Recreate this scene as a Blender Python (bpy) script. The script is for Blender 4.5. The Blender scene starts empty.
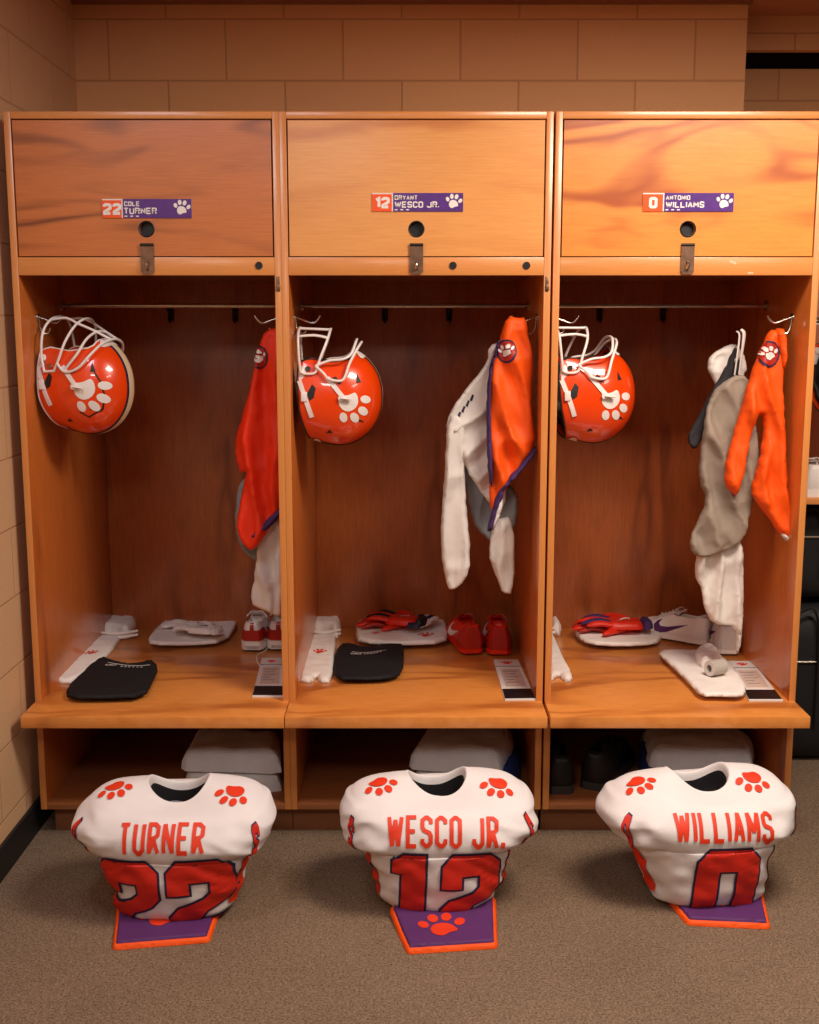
import bpy, bmesh, math, random
import numpy as np
from mathutils import Vector, Matrix, noise, Euler
from mathutils.bvhtree import BVHTree
from mathutils.geometry import tessellate_polygon
random.seed(5)
scn = bpy.context.scene
COL = scn.collection
PI = math.pi
R = math.radians

# ------------------------------------------------------------------ camera
F = 1146.0; PITCH = math.atan(0.163); H = 1.545
C_, S_ = math.cos(PITCH), math.sin(PITCH)
def ray(px, py):
    a = (px - 409.5) / F; t = (py - 512) / F
    return Vector((a, C_ - t * S_, -S_ - t * C_))
def atY(px, py, Y):
    d = ray(px, py); k = Y / d.y
    return Vector((d.x * k, Y, H + d.z * k))
def atZ(px, py, z):
    d = ray(px, py); k = (z - H) / d.z
    return Vector((d.x * k, d.y * k, z))
cam = bpy.data.cameras.new('camera'); co = bpy.data.objects.new('camera', cam); COL.objects.link(co)
co.location = (0, 0, H); co.rotation_euler = (PI / 2 - PITCH, 0, 0)
cam.sensor_fit = 'VERTICAL'; cam.sensor_height = 36; cam.lens = F * 36 / 1024
cam.clip_start = 0.05
scn.camera = co

# ------------------------------------------------------------------ object helpers
def link_mesh(name, bm, m, parent=None, smooth=True, auto=None):
    me = bpy.data.meshes.new(name); bm.normal_update(); bm.to_mesh(me); bm.free()
    o = bpy.data.objects.new(name, me); COL.objects.link(o)
    for q in (m if isinstance(m, (list, tuple)) else [m]): me.materials.append(q)
    if smooth:
        for p in me.polygons: p.use_smooth = True
    if auto is not None:
        try: me.set_sharp_from_angle(angle=R(auto))
        except Exception: pass
    if parent: o.parent = parent
    return o
def root_of(o):
    while o.parent: o = o.parent
    return o
def obj(name, bm, m, parent=None, world=False, smooth=True, auto=35, loc=None):
    """world=True: the bmesh is in world coordinates and the root Empty is unrotated."""
    if world and parent is not None:
        L = root_of(parent).location
        bmesh.ops.translate(bm, verts=bm.verts, vec=-L)
    if loc is not None:
        bmesh.ops.translate(bm, verts=bm.verts, vec=-Vector(loc))
    o = link_mesh(name, bm, m, parent, smooth, auto)
    if loc is not None: o.location = loc
    return o
def tag(o, label, cat, group=None, kind=None):
    o['label'] = label
    if cat: o['category'] = cat
    if group: o['group'] = group
    if kind: o['kind'] = kind
    return o
def thing(name, label, cat, loc=(0, 0, 0), rot=None, group=None):
    o = bpy.data.objects.new(name, None); COL.objects.link(o); o.location = loc
    o.empty_display_size = .05
    if rot is not None: o.rotation_euler = rot
    return tag(o, label, cat, group)
def struct(name, bm, m, label, parent=None, smooth=False):
    o = link_mesh(name, bm, m, parent, smooth)
    o['kind'] = 'structure'; o['label'] = label
    return o

# ------------------------------------------------------------------ mesh helpers
def B(): return bmesh.new()
def box(bm, x0, x1, y0, y1, z0, z1, bev=0):
    r = bmesh.ops.create_cube(bm, size=1)
    vs = r['verts']
    for v in vs:
        v.co = Vector(((x0 + x1) / 2 + v.co.x * (x1 - x0), (y0 + y1) / 2 + v.co.y * (y1 - y0), (z0 + z1) / 2 + v.co.z * (z1 - z0)))
    if bev:
        es = list({e for v in vs for e in v.link_edges})
        bmesh.ops.bevel(bm, geom=es, offset=bev, segments=2, affect='EDGES', profile=.5)
    return bm
def bx(*a, bev=.0015): return box(B(), *a, bev=bev)
def cyl(bm, p, q, r, seg=20, r2=None, cap=True):
    tube(bm, [p, q], [r, r if r2 is None else r2], seg, False, cap); return bm
def catmull(P, n=6, closed=False):
    P = [Vector(p) for p in P]; out = []
    N = len(P)
    rng = range(N) if closed else range(N - 1)
    for i in rng:
        if closed: a, b, c, d = P[(i - 1) % N], P[i], P[(i + 1) % N], P[(i + 2) % N]
        else: a, b, c, d = P[max(i - 1, 0)], P[i], P[i + 1], P[min(i + 2, N - 1)]
        for k in range(n):
            t = k / n
            out.append(.5 * ((2 * b) + (-a + c) * t + (2 * a - 5 * b + 4 * c - d) * t * t + (-a + 3 * b - 3 * c + d) * t ** 3))
    if not closed: out.append(P[-1].copy())
    return out
def tube(bm, P, rad, seg=10, closed=False, cap=True, flat=1.0, smooth=0, flat_axis=None):
    P = [Vector(p) for p in P]
    if not isinstance(rad, (list, tuple)): rad = [rad] * len(P)
    if smooth:
        RR = catmull([Vector((r, 0, 0)) for r in rad], smooth, closed); P = catmull(P, smooth, closed); rad = [v.x for v in RR]
    n = len(P); rings = []; up = None
    for i, p in enumerate(P):
        if closed: t = (P[(i + 1) % n] - P[i - 1])
        else: t = P[min(i + 1, n - 1)] - P[max(i - 1, 0)]
        if t.length < 1e-9: t = Vector((0, 0, 1))
        t.normalize()
        if up is None:
            up = Vector((0, 0, 1)) if abs(t.z) < .9 else Vector((1, 0, 0))
            if flat_axis is not None: up = Vector(flat_axis)
        u = up - t * up.dot(t)
        if u.length < 1e-6: u = t.orthogonal()
        u.normalize(); w = t.cross(u); up = u
        rings.append([bm.verts.new(p + (u * math.sin(2 * PI * k / seg) * flat + w * math.cos(2 * PI * k / seg)) * rad[i]) for k in range(seg)])
    m = n if closed else n - 1
    for i in range(m):
        a, b = rings[i], rings[(i + 1) % n]
        for k in range(seg):
            bm.faces.new((a[k], a[(k + 1) % seg], b[(k + 1) % seg], b[k]))
    if cap and not closed:
        bm.faces.new(rings[0][::-1]); bm.faces.new(rings[-1])
    bmesh.ops.recalc_face_normals(bm, faces=bm.faces)
    return bm
def chaikin(P, n=2):
    P = [(p[0], p[1]) for p in P]
    for _ in range(n):
        Q = []
        for i in range(len(P)):
            a, b = P[i], P[(i + 1) % len(P)]
            Q += [(a[0] * .75 + b[0] * .25, a[1] * .75 + b[1] * .25), (a[0] * .25 + b[0] * .75, a[1] * .25 + b[1] * .75)]
        P = Q
    return P
def area2(P): return sum(P[i][0] * P[(i + 1) % len(P)][1] - P[(i + 1) % len(P)][0] * P[i][1] for i in range(len(P))) / 2
def flat_mesh(loops, grid=None):
    """triangulated flat mesh of a polygon (with holes), cut by a grid"""
    bm = B()
    L3 = [[Vector((p[0], p[1], 0)) for p in l] for l in loops]
    tris = tessellate_polygon(L3)
    vs = [bm.verts.new(p) for l in L3 for p in l]
    for t in tris:
        try: bm.faces.new([vs[i] for i in t])
        except ValueError: pass
    if grid:
        xs = [v.co.x for v in bm.verts]; ys = [v.co.y for v in bm.verts]
        for ax, lo, hi in ((0, min(xs), max(xs)), (1, min(ys), max(ys))):
            k = math.floor(lo / grid) * grid + grid * .5
            while k < hi:
                no = [0, 0, 0]; no[ax] = 1; c = [0, 0, 0]; c[ax] = k
                bmesh.ops.bisect_plane(bm, geom=bm.verts[:] + bm.edges[:] + bm.faces[:], plane_co=c, plane_no=no, dist=1e-6)
                k += grid
        bmesh.ops.remove_doubles(bm, verts=bm.verts, dist=grid * .02)
    bm.normal_update()
    for f in bm.faces:
        if f.normal.z < 0: f.normal_flip()
    return bm
def edge_dist(pts, loops):
    P = np.array(pts); D = np.full(len(P), 1e9)
    for l in loops:
        A = np.array([(p[0], p[1]) for p in l]); Bv = np.roll(A, -1, 0)
        for a, b in zip(A, Bv):
            ab = b - a; L = max((ab ** 2).sum(), 1e-12)
            t = np.clip(((P - a) @ ab) / L, 0, 1)
            d = np.hypot(*(P - (a + t[:, None] * ab)).T)
            D = np.minimum(D, d)
    return D
def fbm(x, y, z=0):
    return noise.noise(Vector((x, y, z))) + .5 * noise.noise(Vector((2.1 * x + 5, 2.1 * y, z + 3)))
def puff(loops, thick, r, grid, fn, wr=None, back=0.0, top=None):
    """closed cushion-like solid: outline in (u,v), thickness w, mapped to 3D by fn(u,v,w)"""
    if not isinstance(loops[0][0], (list, tuple, Vector)): loops = [loops]
    bm = flat_mesh(loops, grid)
    vs = bm.verts[:]
    D = edge_dist([(v.co.x, v.co.y) for v in vs], loops)
    bd = {v for e in bm.edges if len(e.link_faces) == 1 for v in e.verts}
    tw = []; bw = []
    for v, d in zip(vs, D):
        if v in bd: tw.append(0.0); bw.append(0.0); continue
        q = min(d / r, 1); pr = math.sqrt(max(1 - (1 - q) ** 2, 0))
        w = thick * pr
        if wr: w += wr(v.co.x, v.co.y) * min(1, d / r)
        if top: w += top(v.co.x, v.co.y) * pr
        tw.append(max(w, .0006)); bw.append(-back * pr)
    faces = [[x.index for x in f.verts] for f in bm.faces] if (bm.verts.index_update() or True) else None
    out = B(); T = []; Bk = []
    for v, a, b in zip(vs, tw, bw):
        x = out.verts.new(fn(v.co.x, v.co.y, a)); T.append(x)
        Bk.append(x if v in bd else out.verts.new(fn(v.co.x, v.co.y, b)))
    for f in faces:
        try: out.faces.new([T[i] for i in f])
        except ValueError: pass
        if len(set(Bk[i] for i in f) - set(T[i] for i in f)) > 0:
            try: out.faces.new([Bk[i] for i in f][::-1])
            except ValueError: pass
    bm.free()
    bmesh.ops.recalc_face_normals(out, faces=out.faces)
    return out
def slab(loops, w0, w1, fn):
    """straight-walled extrusion of polygon (holes ok)"""
    bm = flat_mesh(loops); bm.verts.index_update()
    out = B(); n = len(bm.verts)
    A = [out.verts.new(fn(v.co.x, v.co.y, w1)) for v in bm.verts]; Z = [out.verts.new(fn(v.co.x, v.co.y, w0)) for v in bm.verts]
    for f in bm.faces:
        I = [v.index for v in f.verts]; out.faces.new([A[i] for i in I]); out.faces.new([Z[i] for i in I][::-1])
    for e in bm.edges:
        if len(e.link_faces) == 1:
            a, b = e.verts[0].index, e.verts[1].index
            out.faces.new((A[a], A[b], Z[b], Z[a]))
    bm.free(); bmesh.ops.recalc_face_normals(out, faces=out.faces)
    return out
def merge(dst, src, mi=None):
    me = bpy.data.meshes.new('tmp'); src.to_mesh(me); src.free()
    n = len(dst.faces)
    dst.from_mesh(me); bpy.data.meshes.remove(me)
    if mi is not None:
        dst.faces.ensure_lookup_table()
        for f in dst.faces[n:]: f.material_index = mi
    return dst
def decal(list_of_loops, bvh, start, direction, off, grid=.012, maxd=1.0):
    """print laid on a curved surface: start(u,v)->point, shot along direction onto bvh"""
    out = B(); dr = Vector(direction).normalized()
    for loops in list_of_loops:
        bm = flat_mesh(loops, grid); bm.verts.index_update(); V = []
        for v in bm.verts:
            h = bvh.ray_cast(Vector(start(v.co.x, v.co.y)), dr, maxd)
            V.append(None if h[0] is None else out.verts.new(h[0] + (h[1] if h[1].dot(dr) < 0 else -h[1]) * off))
        for f in bm.faces:
            q = [V[x.index] for x in f.verts]
            if None in q: continue
            if max((a.co - b.co).length for a in q for b in q) > grid * 6: continue
            try: out.faces.new(q)
            except ValueError: pass
        bm.free()
    out.normal_update()
    for f in out.faces:
        if f.normal.dot(dr) > 0: f.normal_flip()
    return out

# ------------------------------------------------------------------ lettering, paw, swoosh, digits
def offset_poly(P, d):
    n = len(P); out = []; s = 1 if area2(P) > 0 else -1
    for i in range(n):
        a, b, c = Vector(P[i - 1]), Vector(P[i]), Vector(P[(i + 1) % n])
        e1 = (b - a).normalized(); e2 = (c - b).normalized()
        n1 = Vector((e1.y, -e1.x)) * s; n2 = Vector((e2.y, -e2.x)) * s
        m = (n1 + n2); k = m.dot(n1)
        m = m / max(k, .35)
        out.append((b.x + m.x * d, b.y + m.y * d))
    return out
def stroke_poly(P, w, closed=False):
    P = [Vector(p) for p in P]; n = len(P); L = []; Rr = []
    for i in range(n):
        if closed: a, b, c = P[i - 1], P[i], P[(i + 1) % n]
        else: a, b, c = (P[i - 1] if i else P[i]), P[i], (P[i + 1] if i < n - 1 else P[i])
        e1 = (b - a).normalized() if (b - a).length > 1e-9 else (c - b).normalized()
        e2 = (c - b).normalized() if (c - b).length > 1e-9 else e1
        n1 = Vector((-e1.y, e1.x)); n2 = Vector((-e2.y, e2.x)); m = n1 + n2
        if m.length < .3: m = n1 * 1.0
        else: m = m / max(m.dot(n1), .5)
        L.append(b + m * w / 2); Rr.append(b - m * w / 2)
    if closed: return [[tuple(p) for p in L], [tuple(p) for p in Rr]]
    return [[tuple(p) for p in L] + [tuple(p) for p in Rr[::-1]]]
def glyph(c, w):
    k = .11
    G = {
     'T': [[(0, 1), (w, 1)], [(w / 2, 1), (w / 2, 0)]],
     'U': [[(0, 1), (0, k), (k, 0), (w - k, 0), (w, k), (w, 1)]],
     'R': [[(0, 0), (0, 1), (w - k, 1), (w, 1 - k), (w, .5 + k), (w - k, .5), (0, .5)], [(w * .5, .5), (w, 0)]],
     'P': [[(0, 0), (0, 1), (w - k, 1), (w, 1 - k), (w, .5 + k), (w - k, .5), (0, .5)]],
     'B': [[(0, .5), (0, 1), (w - k, 1), (w - .02, 1 - k), (w - .02, .5 + k), (w - k, .5), (0, .5)], [(0, .5), (w - k, .5), (w, .5 - k), (w, k), (w - k, 0), (0, 0), (0, .5)]],
     'N': [[(0, 0), (0, 1)], [(0, 1), (w, 0)], [(w, 0), (w, 1)]],
     'E': [[(w, 1), (0, 1), (0, 0), (w, 0)], [(0, .5), (w * .85, .5)]],
     'W': [[(0, 1), (w * .38, 0)], [(w * .38, 0), (w * .75, .9)], [(w * .75, .9), (w * 1.12, 0)], [(w * 1.12, 0), (w * 1.5, 1)]],
     'S': [[(w, .76), (w, 1 - k), (w - k, 1), (k, 1), (0, 1 - k), (0, .64), (w * .15, .54), (w * .85, .44), (w, .34), (w, k), (w - k, 0), (k, 0), (0, k), (0, .24)]],
     'C': [[(w, .76), (w, 1 - k), (w - k, 1), (k, 1), (0, 1 - k), (0, k), (k, 0), (w - k, 0), (w, k), (w, .24)]],
     'O': 'ring', '0': 'ring',
     'J': [[(w, 1), (w, k), (w - k, 0), (k, 0), (0, k), (0, .26)]],
     'I': [[(0, 0), (0, 1)]],
     'L': [[(0, 1), (0, 0), (w, 0)]],
     'A': [[(0, 0), (w / 2, 1)], [(w / 2, 1), (w, 0)], [(w * .2, .3), (w * .8, .3)]],
     'M': [[(0, 0), (0, 1)], [(0, 1), (w * .6, .3)], [(w * .6, .3), (w * 1.2, 1)], [(w * 1.2, 1), (w * 1.2, 0)]],
     'Y': [[(0, 1), (w / 2, .5)], [(w, 1), (w / 2, .5)], [(w / 2, .5), (w / 2, 0)]],
     '1': [[(0, .8), (w * .5, 1), (w * .5, 0)]],
     '2': [[(0, .76), (0, 1 - k), (k, 1), (w - k, 1), (w, 1 - k), (w, .58), (0, .16), (0, 0), (w, 0)]],
     '.': [[(0, -.02), (0, .16)]],
    }
    g = G[c]
    if g == 'ring':
        return [([(0, k), (k, 0), (w - k, 0), (w, k), (w, 1 - k), (w - k, 1), (k, 1), (0, 1 - k)], True)], w
    ww = {'W': 1.5 * w, 'M': 1.2 * w, 'I': 0.0, '.': 0.0, '1': w * .5}.get(c, w)
    return [(s, False) for s in g], ww
def text_loops(txt, h, w=.42, sw=.17, gap=.26, space=.5, cx=0, cy=0, shear=0):
    """block lettering as list of polygons, height h, centred at cx, baseline cy"""
    x = 0; out = []
    for c in txt:
        if c == ' ': x += space; continue
        g, ww = glyph(c, w)
        for s, cl in g:
            s2 = [(p[0] + x, sw / 2 + p[1] * (1 - sw)) for p in s]
            out.append(stroke_poly(s2, sw, cl))
        x += ww + gap
    tot = x - gap
    return [[[((p[0] - tot / 2) * h + cx + shear * p[1] * h, p[1] * h + cy) for p in l] for l in loops] for loops in out]
def ell(cx, cy, rx, ry, a=0, n=14):
    ca, sa = math.cos(a), math.sin(a)
    return [(cx + rx * math.cos(t) * ca - ry * math.sin(t) * sa, cy + rx * math.cos(t) * sa + ry * math.sin(t) * ca) for t in [2 * PI * i / n for i in range(n)]]
def paw(s, cx=0, cy=0, rot=0):
    """tiger-paw mark, overall width about s"""
    pad = chaikin([(-.5, -.02), (-.3, .2), (.0, .26), (.3, .16), (.5, -.1), (.56, -.38), (.3, -.44), (.12, -.52), (-.08, -.7), (-.36, -.62), (-.52, -.36)], 2)
    L = [pad, ell(-.74, .22, .20, .26, .5), ell(-.32, .60, .21, .28, .15), ell(.22, .63, .21, .28, -.2), ell(.70, .26, .20, .27, -.6)]
    ca, sa = math.cos(rot), math.sin(rot); k = s / 1.75
    return [[[(cx + (p[0] * ca - p[1] * sa) * k, cy + (p[0] * sa + p[1] * ca) * k) for p in l]] for l in L]
def swoosh(s, cx=0, cy=0, rot=0, flip=1):
    P = [(-.5, -.02), (-.44, -.16), (-.3, -.2), (-.1, -.14), (.5, .2), (-.12, .0), (-.3, -.02), (-.36, .04), (-.3, .18), (-.42, .1)]
    ca, sa = math.cos(rot), math.sin(rot)
    return [[[(cx + (p[0] * flip * ca - p[1] * sa) * s, cy + (p[0] * flip * sa + p[1] * ca) * s) for p in P]]]
DIG = {
 '2': ([(0, .60), (0, .86), (.14, 1), (.66, 1), (.8, .86), (.8, .56), (.68, .45), (.44, .36), (.34, .25), (.8, .25), (.8, 0), (0, 0), (0, .32), (.12, .43), (.44, .53), (.53, .60), (.53, .74), (.27, .74), (.27, .60)], None, .8),
 '1': ([(0, .76), (0, .9), (.14, 1), (.45, 1), (.45, 0), (.13, 0), (.13, .76)], None, .45),
 '0': ([(0, .14), (.14, 0), (.66, 0), (.8, .14), (.8, .86), (.66, 1), (.14, 1), (0, .86)], [(.28, .26), (.28, .74), (.52, .74), (.52, .26)], .8)}
def digits(txt, h, cx, y0, gap=.14, xs=1.0, grow=0.0):
    x = 0; out = []; W = sum(DIG[c][2] for c in txt) + gap * (len(txt) - 1)
    for c in txt:
        P, hole, w = DIG[c]
        f = lambda q: [(cx + (p[0] + x - W / 2) * h * xs, y0 + p[1] * h) for p in q]
        loops = [offset_poly(f(P), grow) if grow else f(P)]
        if hole: loops.append(offset_poly(f(hole), -grow) if grow else f(hole))
        out.append(loops); x += w + gap
    return out

# ------------------------------------------------------------------ materials
def srgb(r, g, b):
    f = lambda c: (c / 255 / 12.92) if c / 255 <= .04045 else ((c / 255 + .055) / 1.055) ** 2.4
    return (f(r), f(g), f(b), 1)
def new_mat(name):
    m = bpy.data.materials.new(name); m.use_nodes = True; nt = m.node_tree
    return m, nt, nt.nodes['Principled BSDF']
def N(nt, t, **k):
    n = nt.nodes.new(t)
    for a, v in k.items(): setattr(n, a, v)
    return n
def coords(nt, scale=(1, 1, 1), loc=(0, 0, 0), rot=(0, 0, 0)):
    tc = N(nt, 'ShaderNodeTexCoord'); mp = N(nt, 'ShaderNodeMapping')
    mp.inputs['Scale'].default_value = scale; mp.inputs['Location'].default_value = loc; mp.inputs['Rotation'].default_value = rot
    nt.links.new(tc.outputs['Object'], mp.inputs['Vector']); return mp.outputs['Vector']
def plain(name, col, rough=.6, metal=0, bump=0, bscale=300, vary=.06, coat=0, spec=.5, vscale=12):
    m, nt, p = new_mat(name)
    p.inputs['Roughness'].default_value = rough; p.inputs['Metallic'].default_value = metal
    p.inputs['Coat Weight'].default_value = coat; p.inputs['Specular IOR Level'].default_value = spec
    v = coords(nt); n = N(nt, 'ShaderNodeTexNoise'); n.inputs['Scale'].default_value = vscale; n.inputs['Detail'].default_value = 4
    nt.links.new(v, n.inputs['Vector'])
    r = N(nt, 'ShaderNodeValToRGB'); c = col
    r.color_ramp.elements[0].position = .3; r.color_ramp.elements[1].position = .7
    r.color_ramp.elements[0].color = tuple(max(x * (1 - vary), 0) for x in c[:3]) + (1,)
    r.color_ramp.elements[1].color = tuple(min(x * (1 + vary), 1) for x in c[:3]) + (1,)
    nt.links.new(n.outputs['Fac'], r.inputs['Fac']); nt.links.new(r.outputs['Color'], p.inputs['Base Color'])
    if bump:
        b = N(nt, 'ShaderNodeTexNoise'); b.inputs['Scale'].default_value = bscale; b.inputs['Detail'].default_value = 3
        nt.links.new(v, b.inputs['Vector'])
        bp = N(nt, 'ShaderNodeBump'); bp.inputs['Strength'].default_value = bump; bp.inputs['Distance'].default_value = .002
        nt.links.new(b.outputs['Fac'], bp.inputs['Height']); nt.links.new(bp.outputs['Normal'], p.inputs['Normal'])
    return m
def wood(name, light, mid, dark, scale=(1, 1, 4), seed=0, figure=16, fscale=2.2, lo=.25, rough=.38, fine=.5, coat=.6, streak=.5):
    """varnished plywood / solid wood: contour-like figure + fine fibres. scale stretches across the grain"""
    m, nt, p = new_mat(name); L = nt.links.new
    v = coords(nt, scale, (seed * 3.7, seed * 1.3, seed * 2.1))
    n1 = N(nt, 'ShaderNodeTexNoise'); n1.inputs['Scale'].default_value = fscale; n1.inputs['Detail'].default_value = 2.5; n1.inputs['Roughness'].default_value = .45; n1.inputs['Distortion'].default_value = .5
    L(v, n1.inputs['Vector'])
    mu = N(nt, 'ShaderNodeMath', operation='MULTIPLY'); mu.inputs[1].default_value = figure; L(n1.outputs['Fac'], mu.inputs[0])
    sn = N(nt, 'ShaderNodeMath', operation='SINE'); L(mu.outputs[0], sn.inputs[0])
    mr = N(nt, 'ShaderNodeMapRange'); mr.inputs['From Min'].default_value = -1; mr.inputs['From Max'].default_value = 1; L(sn.outputs[0], mr.inputs['Value'])
    pw = N(nt, 'ShaderNodeMath', operation='POWER'); pw.inputs[1].default_value = 2.6; L(mr.outputs['Result'], pw.inputs[0])
    # patchy strength of the figure
    n3 = N(nt, 'ShaderNodeTexNoise'); n3.inputs['Scale'].default_value = fscale * .8; n3.inputs['Detail'].default_value = 3; L(v, n3.inputs['Vector'])
    r3 = N(nt, 'ShaderNodeMapRange'); r3.inputs['From Min'].default_value = .38; r3.inputs['From Max'].default_value = .6; L(n3.outputs['Fac'], r3.inputs['Value'])
    m3 = N(nt, 'ShaderNodeMath', operation='MULTIPLY'); L(pw.outputs[0], m3.inputs[0]); L(r3.outputs['Result'], m3.inputs[1])
    m4 = N(nt, 'ShaderNodeMath', operation='MULTIPLY'); m4.inputs[1].default_value = streak; L(m3.outputs[0], m4.inputs[0])
    # fibres
    v2 = coords(nt, tuple(s * s * 1.0 if s > 1 else s for s in scale), (seed, 0, seed))
    n2 = N(nt, 'ShaderNodeTexNoise'); n2.inputs['Scale'].default_value = 14; n2.inputs['Detail'].default_value = 5; n2.inputs['Roughness'].default_value = .7; L(v2, n2.inputs['Vector'])
    base = N(nt, 'ShaderNodeValToRGB'); base.color_ramp.elements[0].position = .5 - fine / 2; base.color_ramp.elements[1].position = .5 + fine / 2
    base.color_ramp.elements[0].color = mid; base.color_ramp.elements[1].color = light; L(n2.outputs['Fac'], base.inputs['Fac'])
    mix = N(nt, 'ShaderNodeMix', data_type='RGBA'); L(m4.outputs[0], mix.inputs[0]); L(base.outputs['Color'], mix.inputs[6]); mix.inputs[7].default_value = dark
    L(mix.outputs[2], p.inputs['Base Color'])
    p.inputs['Roughness'].default_value = rough; p.inputs['Coat Weight'].default_value = coat; p.inputs['Coat Roughness'].default_value = .22
    bp = N(nt, 'ShaderNodeBump'); bp.inputs['Strength'].default_value = .06; bp.inputs['Distance'].default_value = .002
    L(n2.outputs['Fac'], bp.inputs['Height']); L(bp.outputs['Normal'], p.inputs['Normal'])
    return m

WL, WM, WD = srgb(233, 146, 62), srgb(214, 118, 40), srgb(160, 70, 20)
M = {}
M['door1'] = wood('door_veneer_a', srgb(208, 122, 60), srgb(184, 98, 42), srgb(104, 46, 18), (.7, 1, 4.2), 3, 34, 1.5, streak=.9)  # darker, redder veneer tone includes the light falloff toward the left unit
M['door2'] = wood('door_veneer_b', srgb(234, 164, 92), srgb(218, 142, 70), srgb(180, 92, 36), (.7, 1, 3.6), 11.3, 20, 1.4, streak=.6)
M['door3'] = wood('door_veneer_c', srgb(236, 150, 64), srgb(220, 128, 46), srgb(166, 74, 16), (.8, 1, 3.0), 7.7, 38, 1.7, streak=.95)
M['rail'] = wood('rail_wood', srgb(226, 152, 84), srgb(206, 126, 60), srgb(160, 82, 34), (.8, 1, 7), 4, 9, 2, streak=.5)
M['stile'] = wood('stile_wood', srgb(222, 148, 80), srgb(200, 120, 56), srgb(150, 76, 32), (7, 7, .8), 9, 9, 2, streak=.5)
M['side'] = wood('side_veneer', srgb(212, 120, 52), srgb(190, 98, 38), srgb(132, 60, 22), (3, 3, .8), 5, 22, 1.6, streak=.6)
M['back'] = wood('back_veneer', srgb(186, 102, 50), srgb(154, 78, 36), srgb(94, 42, 18), (3.2, 1, .9), 2, 26, 1.6, streak=.6, rough=.42)
M['bench'] = wood('bench_wood', srgb(230, 152, 76), srgb(206, 122, 50), srgb(156, 76, 26), (1, 3.0, 1), 6, 24, 1.8, streak=.75, rough=.34)
M['inner'] = wood('inner_ply', srgb(160, 100, 60), srgb(138, 80, 44), srgb(100, 52, 26), (1, 3, 3), 8, 10, 2)
M['kick'] = plain('toe_kick', srgb(150, 96, 62), .6)
M['white'] = plain('white_knit', srgb(236, 228, 222), .85, bump=.25, bscale=500, vary=.03, spec=.2)
M['jersey'] = plain('white_jersey_mesh', srgb(226, 220, 220), .8, bump=.3, bscale=420, vary=.03, spec=.2)
M['offwhite'] = plain('offwhite_cotton', srgb(216, 208, 202), .9, bump=.3, bscale=350, vary=.05, spec=.15)
M['greyfab'] = plain('grey_fabric', srgb(150, 136, 122), .9, bump=.3, bscale=350, vary=.07, spec=.15)
M['greyshirt'] = plain('blue_grey_fabric', srgb(132, 134, 138), .9, bump=.3, bscale=350, vary=.07, spec=.15)
M['orangefab'] = plain('orange_fabric', srgb(240, 84, 4), .62, bump=.2, bscale=400, vary=.05, spec=.35)
M['redfab'] = plain('deep_orange_fabric', srgb(232, 50, 12), .6, bump=.2, bscale=400, vary=.05, spec=.35)
M['print'] = plain('orange_red_print', srgb(222, 52, 14), .6, vary=.03)
M['digit'] = plain('red_number_print', srgb(206, 34, 12), .6, vary=.03)
M['navy'] = plain('navy_trim', srgb(38, 26, 62), .65, vary=.05)
M['purple'] = plain('purple_fabric', srgb(84, 34, 96), .7, bump=.2, vary=.06)
M['purplefab'] = plain('dark_purple_trim', srgb(62, 34, 90), .75, vary=.05)
M['black'] = plain('black_fabric', srgb(24, 23, 26), .75, bump=.3, bscale=300, vary=.1, spec=.3)
M['darkmesh'] = plain('dark_mesh_fabric', srgb(40, 38, 42), .8, bump=.8, bscale=200, vary=.2)
M['shell'] = plain('orange_helmet_gloss', srgb(236, 66, 2), .28, vary=.02, coat=.8)
M['wplastic'] = plain('white_plastic', srgb(235, 226, 220), .35, vary=.02)
M['dark'] = plain('black_rubber', srgb(20, 18, 18), .55, vary=.05)
M['chrome'] = plain('worn_chrome', srgb(190, 180, 168), .25, metal=1, vary=.1)
M['steel'] = plain('tarnished_steel', srgb(136, 104, 84), .4, metal=.85, vary=.25, vscale=60)
M['darkmetal'] = plain('dark_metal_hook', srgb(46, 38, 32), .5, metal=.6)
M['cream'] = plain('cream_stripe', srgb(222, 196, 160), .4, vary=.02)
M['red'] = plain('red_synthetic', srgb(222, 40, 12), .45, bump=.1, vary=.05)
M['redlow'] = plain('dark_red_synthetic', srgb(170, 30, 14), .5, bump=.1, vary=.05)
M['shoewhite'] = plain('white_synthetic', srgb(232, 224, 220), .45, bump=.1, vary=.03)
M['towel'] = plain('grey_white_towel', srgb(226, 232, 242), .95, bump=1.0, bscale=260, vary=.05, spec=.1)
M['blue'] = plain('blue_towel_band', srgb(26, 52, 132), .9, bump=.8, bscale=260, vary=.1)
M['paper'] = plain('card_paper', srgb(226, 218, 212), .6, vary=.02)
M['papertint'] = plain('card_print', srgb(206, 180, 166), .6, vary=.08, vscale=60)
M['pl_orange'] = plain('plate_orange', srgb(240, 84, 22), .35, vary=.02)
M['pl_purple'] = plain('plate_purple', srgb(88, 48, 128), .28, vary=.12, vscale=60)
M['black_plastic'] = plain('black_plastic', srgb(16, 16, 18), .45, vary=.1)
M['bagfab'] = plain('black_nylon', srgb(20, 19, 22), .6, bump=.4, bscale=150, vary=.15)
M['soledark'] = plain('charcoal_rubber', srgb(52, 50, 50), .6)
M['tape'] = plain('grey_tape', srgb(178, 170, 160), .7, vary=.05)

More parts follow.
